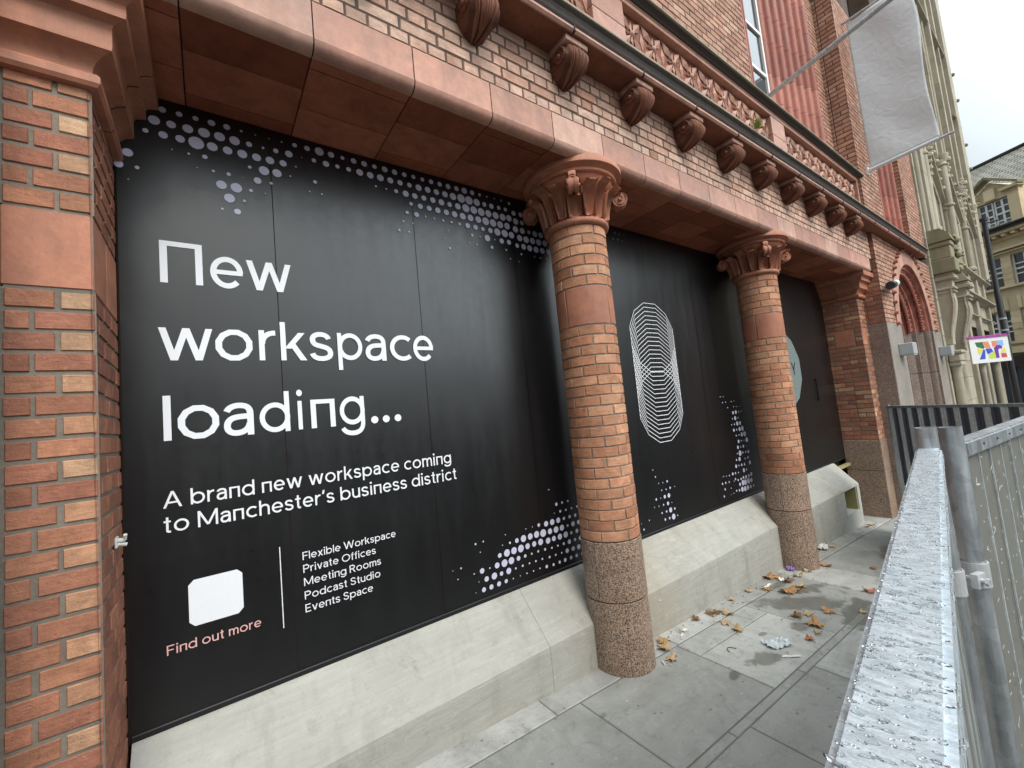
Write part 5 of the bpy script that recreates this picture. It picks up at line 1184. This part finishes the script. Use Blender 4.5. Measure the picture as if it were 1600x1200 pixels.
# upper windows: gabled niches with crockets, shafts
def shaft(x, z0, z1, r, out=.1):
    bm = NB(); n_ = 3; lathe(bm, [(r*1.5, z0), (r*1.5, z0+.07), (r, z0+.12), (r, (z0+z1)/2-.04), (r*1.35, (z0+z1)/2-.02), (r*1.35, (z0+z1)/2+.03), (r, (z0+z1)/2+.05), (r, z1-.32), (r*1.4, z1-.28), (r*1.05, z1-.2), (r*1.9, z1-.04), (r*1.9, z1)], x, YC-out, 14)
    o = mesh('shaft', bm, M_sand, CH); autosmooth(o, 35)
def niche(xa, xb, z0, zs, za):
    w = xb-xa; xc = (xa+xb)/2; bm = NB()
    arch = []
    for k in range(9):
        t = k/8; arch.append((xa+.12*w+(w*.38)*math.sin(t*math.pi/2)**1.0*1, zs+(za-zs)*.62*math.sin(t*math.pi/2)**.8))
    left = [(xa+.12*w, z0)]+arch; pts = left+[(2*xc-x, z) for x, z in left[::-1][1:]]
    for i in range(len(pts)-1):
        p, q = pts[i], pts[i+1]; tube(bm, (p[0], YC-.03, p[1]), (q[0], YC-.03, q[1]), .055, 7)
        tube(bm, (xc+(p[0]-xc)*.80, YC+.0, p[1]-.05), (xc+(q[0]-xc)*.80, YC+.0, q[1]-.05), .03, 6)
    for s in (-1, 1):      # gable bars with crockets
        p, q = Vector((xc+s*w*.48, YC-.10, zs+.1)), Vector((xc, YC-.10, za+.55)); d = q-p
        obox(bm, p-Vector((0, .05, .06)), d, (0, .14, 0), (0, 0, .12), b=.5)
        for k in range(1, 6):
            c = p+d*(k/6)+Vector((s*.05, -.03, .10)); bmesh.ops.create_icosphere(bm, subdivisions=1, radius=.075*random.uniform(.8, 1.2), matrix=Matrix.Translation(c))
    for k, r in enumerate((.10, .07, .13, .06)): bmesh.ops.create_icosphere(bm, subdivisions=1, radius=r, matrix=Matrix.Translation((xc, YC-.12, za+.60+.14*k)))
    mesh('gabled_niche', bm, M_sand, CH)
    bm = NB(); ngon(bm, [(xc+(x-xc)*.78, YC-.006, z-.05) for x, z in pts]); mesh('niche_panel', bm, M_sand_dk, CH)
for xa, xb in ((14.35, 15.95), (16.15, 18.75), (19.05, 21.4)): niche(xa, xb, 5.15, 6.55, 7.35); shaft(xb+.1, 5.12, 7.75, .085)
shaft(16.05, 5.12, 7.9, .085, .18); shaft(14.25, 5.5, 9.4, .07)
for x, w, o_, z0, z1 in ((14.0, .22, .12, 5.45, 16), (15.95, .10, .16, 7.8, 16), (17.55, .07, .10, 8.3, 16), (18.9, .12, .16, 7.8, 16), (20.55, .09, .12, 8.2, 16), (21.75, .40, .18, 5.1, 16)):
    z = z0; bm = NB()
    while z < z1:
        h = random.uniform(.5, .8); box(bm, x-w, x+w, YC-o_, YC+.02, z, min(z1, z+h)-.003, random.random(), bev=.006); z += h
    mesh('buttress', bm, M_sand, CH)
bm = NB()
for x, r, z0 in ((14.5, .05, 5.5), (15.35, .04, 7.6), (16.4, .05, 7.9), (16.95, .035, 7.9), (17.95, .04, 8.2), (18.45, .05, 8.2), (19.55, .05, 8.0), (20.1, .035, 8.1), (21.2, .06, 8.0), (21.28, .03, 5.2), (13.7, .06, 5.4)):
    bm = NB(); tube(bm, (x, YC-.02, z0), (x, YC-.02, 15.9), r, 10); autosmooth(mesh('moulded_rib', bm, M_sand, CH), 40)
for z in (8.0, 9.3, 10.2, 11.9, 12.9):      # carved stubs on the outer corner
    bm = NB()
    for r, dx, dz in ((.10, 0, 0), (.075, .07, .03), (.05, .13, .07)): bmesh.ops.create_icosphere(bm, subdivisions=1, radius=r, matrix=Matrix.Translation((XE-.03+dx, YC-.16, z+dz)) @ Matrix.Diagonal((1, 1, .7, 1)))
    mesh('carved_stub', bm, M_sand_dk, CH)

# ------------------------------------------------------------------ buff stone building closing the street
Q0 = Vector((30.4, -.56, 0)); qd = Vector((-.454, -.891, 0)); qn = Vector((-.891, .454, 0))   # qn faces the viewer
BB = thing('buff_stone_building', 'buff stone office building with slate roof and pedimented dormer closing the street', 'building', (33, -.5, -1.5))
def q(s, o, z): return Q0+qd*s+qn*o+Vector((0, 0, z))
def qbox(bm, s0, s1, o0, o1, z0, z1, t=.5, mat=0, b=None): return obox(bm, q(s0, o0, z0), qd*(s1-s0), qn*(o1-o0), (0, 0, z1-z0), t, mat, b)
bay = [-1.30+1.14*i*1.0 for i in range(-3, 10)]     # window starts
wins = []
SW = [(s0, s0+.62) for s0 in [-4.55, -3.42, -2.28, -1.0, -.40, .57, 1.6, 2.7, 3.8, 4.9, 6.0, 7.1, 8.2]]
SW = [(-4.6, -3.8), (-3.3, -2.5), (-2.0, -1.2), (-.62, .22), (.57, 1.37), (1.75, 2.55), (2.95, 3.75), (4.15, 4.95), (5.35, 6.15), (6.6, 7.4)]
bm = NB(); z_levels = [(-1.8, 2.66, None), (2.66, 3.28, None), (3.28, 4.74, 'w'), (4.74, 5.88, None), (5.88, 7.28, 'w'), (7.28, 8.25, None)]
edges = [-6]+[v for w in SW for v in w]+[9]
for z0, z1, kd in z_levels:
    if kd is None: qbox(bm, -6, 9, -.5, 0, z0, z1)
    else:
        for a, c in zip(edges[::2], edges[1::2]):
            k = z0
            while k < z1-.01: qbox(bm, a, c, -.5, random.uniform(0, .03), k, min(z1, k+.28)-.012, b=random.random()); k += .28
            qbox(bm, a, c, -.5, -.012, z0, z1)
mesh('wall', bm, M_buff, BB)
def win(s0, s1, z0, z1, o=-.16, nx=2, nz=3, side=True):
    bm = NB(); qbox(bm, s0, s1, o-.02, o, z0, z1); w = mesh('window', bm, M_glass, BB)
    bm = NB(); f = .055
    for s in [s0+(s1-s0)*i/nx for i in range(nx+1)]: qbox(bm, max(s0, s-f/2-.02*(s in (s0, s1))), min(s1, s+f/2+.02), o, o+.05, z0, z1)
    for k in range(nz+1): z = z0+(z1-z0)*k/nz; qbox(bm, s0, s1, o+.002, o+.04, max(z0, z-f/2), min(z1, z+f/2))
    zm = (z0+z1)/2; qbox(bm, s0, s1, o+.004, o+.06, zm-.04, zm+.04)
    mesh('window_frame', bm, M_frame, w)
for s0, s1 in SW:
    win(s0, s1, 3.28, 4.74, nx=3); win(s0, s1, 5.88, 7.28, nx=2)
bm = NB()
for s0, s1 in SW:
    c = (s0+s1)/2
    for k in range(-2, 3): qbox(bm, c+k*.16-.07+k*.01, c+k*.16+.07+k*.01, 0, .05+.02*(k == 0), 4.78, 5.34+.08*(k == 0), b=random.random())
mesh('voussoir', bm, M_buff, BB)
for z, h, o in ((2.75, .3, .22), (3.18, .1, .16), (5.78, .10, .14), (7.40, .07, .12), (7.53, .10, .2)):
    bm = NB(); qbox(bm, -6, 9, -.02, o, z, z+h); mesh('string_course', bm, M_buff, BB)
bm = NB(); qbox(bm, -6, 9, -.02, .10, 8.0, 8.14); qbox(bm, -6, 9, -.02, .42, 8.27, 8.40); qbox(bm, -6, 9, -.02, .50, 8.40, 8.52, mat=1)
for i in range(46): qbox(bm, -6+i*.33, -6+i*.33+.14, -.02, .36, 8.14, 8.26)
mesh('cornice', bm, [M_buff, M_blackstone], BB)
bm = NB(); qbox(bm, -6, 9, .44, .56, 8.521, 8.60); mesh('gutter', bm, M_post, BB)
bm = NB()      # ground floor shopfront
qbox(bm, -6, 9, .02, .04, -1.5, 2.1); mesh('shopfront', bm, M_glass, BB)
bm = NB(); qbox(bm, -6, 9, .02, .30, 2.12, 2.64); mesh('shop_fascia', bm, M_blackstone, BB)
bm = NB()
for s in range(-6, 10, 1): qbox(bm, s*.95, s*.95+.07, .03, .12, -1.5, 2.12)
mesh('shop_mullion', bm, M_frame, BB)
me = bpy.data.meshes.new('roof'); rv = [q(-6, .3, 8.5), q(9, .3, 8.5), q(9, -4.2, 13.4), q(-6, -4.2, 13.4), q(9, -9, 8.5), q(-6, -9, 8.5)]
me.from_pydata([tuple(v) for v in rv], [], [(0, 1, 2, 3), (3, 2, 4, 5), (1, 4, 2), (0, 3, 5)]); uvl = me.uv_layers.new(name='UVMap')
uvs = {0: (0, 0), 1: (15, 0), 2: (15, 6.7), 3: (0, 6.7), 4: (15, 13), 5: (0, 13)}
for lp in me.loops: uvl.data[lp.index].uv = uvs[lp.vertex_index]
me.materials.append(M_slate); ro = bpy.data.objects.new('roof', me); COL.objects.link(ro); ro.parent = BB; ro.location = -Vector(BB.location)
bm = NB(); qbox(bm, -6, 9, -4.3, -4.1, 13.38, 13.5); mesh('ridge', bm, M_blackstone, BB)
for sc_ in (.36, 3.9, -3.3):      # dormers
    bm = NB(); a, c = sc_-.95, sc_+.95
    qbox(bm, a, sc_-.56, -3, .12, 8.53, 9.95); qbox(bm, sc_+.56, c, -3, .12, 8.53, 9.95); qbox(bm, a, c, -3, .10, 9.95, 10.2); qbox(bm, a-.1, sc_-.4, -.2, .30, 10.2, 10.32); qbox(bm, sc_+.4, c+.1, -.2, .30, 10.2, 10.32)
    qbox(bm, sc_-.2, sc_+.2, .0, .2, 10.0, 10.5, b=1)
    prism(bm, [(a, 10.2), (c, 10.2), (sc_, 10.85)], lambda u, v, d: q(u, d, v), -2.5, .08)
    o = mesh('dormer', bm, M_buff, BB)
    bm = NB()
    for s in (-1, 1):
        p0, p1 = q(sc_+s*1.1, -.1, 10.28), q(sc_, -.1, 11.0); obox(bm, p0, p1-p0, qn*.45, (0, 0, .13))
    mesh('pediment', bm, M_sand_dk, BB)
    win(sc_-.56, sc_-.02, 8.6, 9.9, o=-.02, nx=2, nz=4); win(sc_+.02, sc_+.56, 8.6, 9.9, o=-.02, nx=2, nz=4)

# ------------------------------------------------------------------ lamp post, hanging sign, no entry sign
px_, py_ = 15.55, -1.535
t = thing('lamp_post', 'tall black lamp post in front of the buff stone building', 'lamp post', (px_, py_, gz(px_)))
bm = NB(); g = gz(px_); lathe(bm, [(.10, g), (.10, g+.9), (.075, g+.95), (.062, g+1.2), (.056, 3.9), (.050, 3.92), (.047, 5.72), (.075, 5.72), (.075, 5.80), (.0, 5.81)], px_, py_, 20); autosmooth(mesh('pole', bm, M_post, t), 40)
bm = NB(); box(bm, px_-.10, px_+.10, py_-.03, py_+.03, 5.64, 5.71); tube(bm, (px_, py_, 5.66), (px_+.1, py_-.22, 5.68), .02, 10); mesh('top_bracket', bm, M_post, t)
bm = NB()
for z in (3.28, 3.0): tube(bm, (px_, py_, z-.02), (px_, py_, z+.02), .074, 18)
mesh('band', bm, M_greyplas, t)
# sign hangs from the post towards the pavement wall
from_ = lambda u, v, d: Vector((0, -2.6449, 2.0870))+(cf+cr*((u-800)/655.37)-cu_*((v-600)/655.37))*d
TL, TR, BR, BL = Vector((14.75, -1.02, 2.86)), Vector((15.42, -1.555, 2.94)), Vector((15.42, -1.555, 2.94)), 0
t = thing('hanging_sign', 'white hanging street sign with a multicoloured M under a magenta bar', 'sign', (15.1, -1.3, 2.6))
SO = Vector((14.71, -1.02, 0)); sd = Vector((.70, -.535, 0)).normalized(); SLn = .90; sn = Vector((-.607, -.795, 0))
ZS0, ZS1 = 2.262, 2.86
def sg(u, v, o): return SO+sd*(u*SLn)+sn*o+Vector((0, 0, ZS0+(ZS1-ZS0)*v))
bm = NB(); obox(bm, sg(0, 0, -.012), sd*SLn, sn*.02, (0, 0, ZS1-ZS0)); mesh('panel', bm, M_frame, t)
bm = NB(); obox(bm, sg(-.02, 1.0, -.03), sd*SLn*1.04, sn*.06, (0, 0, .022)); obox(bm, sg(-.12, 1.05, -.012), sd*SLn*1.10, sn*.03, (0, 0, .022)); mesh('bar', bm, M_magenta, t)
bm = NB(); p = sg(.94, 1.07, 0); tube(bm, p, (px_, py_, p.z), .014, 8); p = sg(.98, .2, 0); tube(bm, p, (px_, py_, p.z), .01, 8); mesh('bracket', bm, M_post, t)
cols = {'g': (.025, .13, .05), 'o': (.70, .24, .13), 'y': (.75, .62, .05), 'b': (.03, .08, .50), 'l': (.50, .62, .06), 'p': (.15, .02, .28), 's': (.22, .45, .80), 'r': (.55, .07, .05)}
tri = [('g', [(.17, .66), (.33, .56), (.37, .60), (.33, .84), (.14, .84)]), ('o', [(.33, .84), (.48, .84), (.53, .58), (.40, .56)]), ('y', [(.17, .62), (.33, .55), (.20, .30)]), ('b', [(.33, .55), (.19, .15), (.34, .15), (.37, .50)]), ('b', [(.38, .55), (.53, .56), (.57, .42), (.42, .32)]), ('l', [(.44, .30), (.57, .42), (.66, .36), (.62, .15), (.44, .15)]),
       ('o', [(.57, .84), (.70, .84), (.70, .66), (.57, .60)]), ('s', [(.70, .84), (.86, .84), (.86, .62), (.70, .66)]), ('p', [(.60, .56), (.66, .64), (.74, .66), (.82, .60), (.80, .50), (.74, .52), (.70, .46), (.70, .15), (.62, .15)]), ('y', [(.76, .34), (.83, .50), (.88, .54), (.89, .34)]), ('r', [(.76, .15), (.90, .15), (.89, .31), (.76, .32)])]
for k, (c, pts) in enumerate(tri):
    bm = NB(); ngon(bm, [sg(u, v, .0095+.0003*k) for u, v in pts]); mesh('colour_patch', bm, plain('sign_colour_'+c, cols[c], .5, var=.03), t)
t = thing('sign_post', 'black and white banded post carrying red and white road sign at the far kerb', 'sign', (18.6, -2.0, -.6))
bx, by = 18.9, -2.03; g = gz(bx)-.12
bm = NB(); tube(bm, (bx, by, g), (bx, by, 3.2), .045, 14); autosmooth(mesh('pole', bm, M_post, t), 40)
bm = NB()
for k in range(9): tube(bm, (bx, by, .6+k*.2), (bx, by, .6+k*.2+.07), .049, 14)
mesh('white_band', bm, M_frame, t)
for k, (z0, z1, c) in enumerate(((2.62, 3.02, (.50, .035, .03)), (2.12, 2.50, (.60, .58, .56)))):
    bm = NB(); tube(bm, (bx-.06, by+.01, (z0+z1)/2), (bx-.075, by-.0, (z0+z1)/2), .2, 28); o = mesh('sign_plate', bm, plain('sign_plate_%d' % k, c, .4), t)
    if k == 0:
        bm = NB(); box(bm, bx-.082, bx-.078, by-.13, by+.15, (z0+z1)/2-.035, (z0+z1)/2+.035); mesh('white_bar', bm, M_frame, o)

# ------------------------------------------------------------------ terrace across the street, mirrored in the black hoarding
OB = thing('brick_terrace', 'red brick terrace across the road facing the hoarding', 'building', (4, -24.5, 0))
bm = NB(); box(bm, -30, 26, -32, -24.5, -3, 4.4); box(bm, -30.2, 26.2, -32, -24.25, 4.4, 4.7, mat=1)
mesh('wall', bm, [plain('far_brick', (.14, .075, .055), .9), M_sand_dk], OB)
bm = NB()
for i in range(15):
    for z in (-.4, 2.2): box(bm, -28+i*3.7, -26.4+i*3.7, -24.52, -24.46, z, z+1.5)
mesh('window', bm, M_glass, OB)

OC = thing('stone_block_building', 'dark stone block of offices farther down the opposite side of the road', 'building', (55, -14, -3))
bm = NB(); box(bm, 36, 100, -34, -13.5, -6, 17); box(bm, 35.7, 100, -34, -13.2, 17, 17.5)
mesh('wall', bm, plain('dark_stone', (.10, .085, .065), .9), OC)
bm = NB()
for i in range(20):
    for z in (1, 5, 9, 13): box(bm, 38+i*3.0, 39.6+i*3.0, -13.52, -13.46, z, z+2.4)
mesh('window', bm, M_glass, OC)
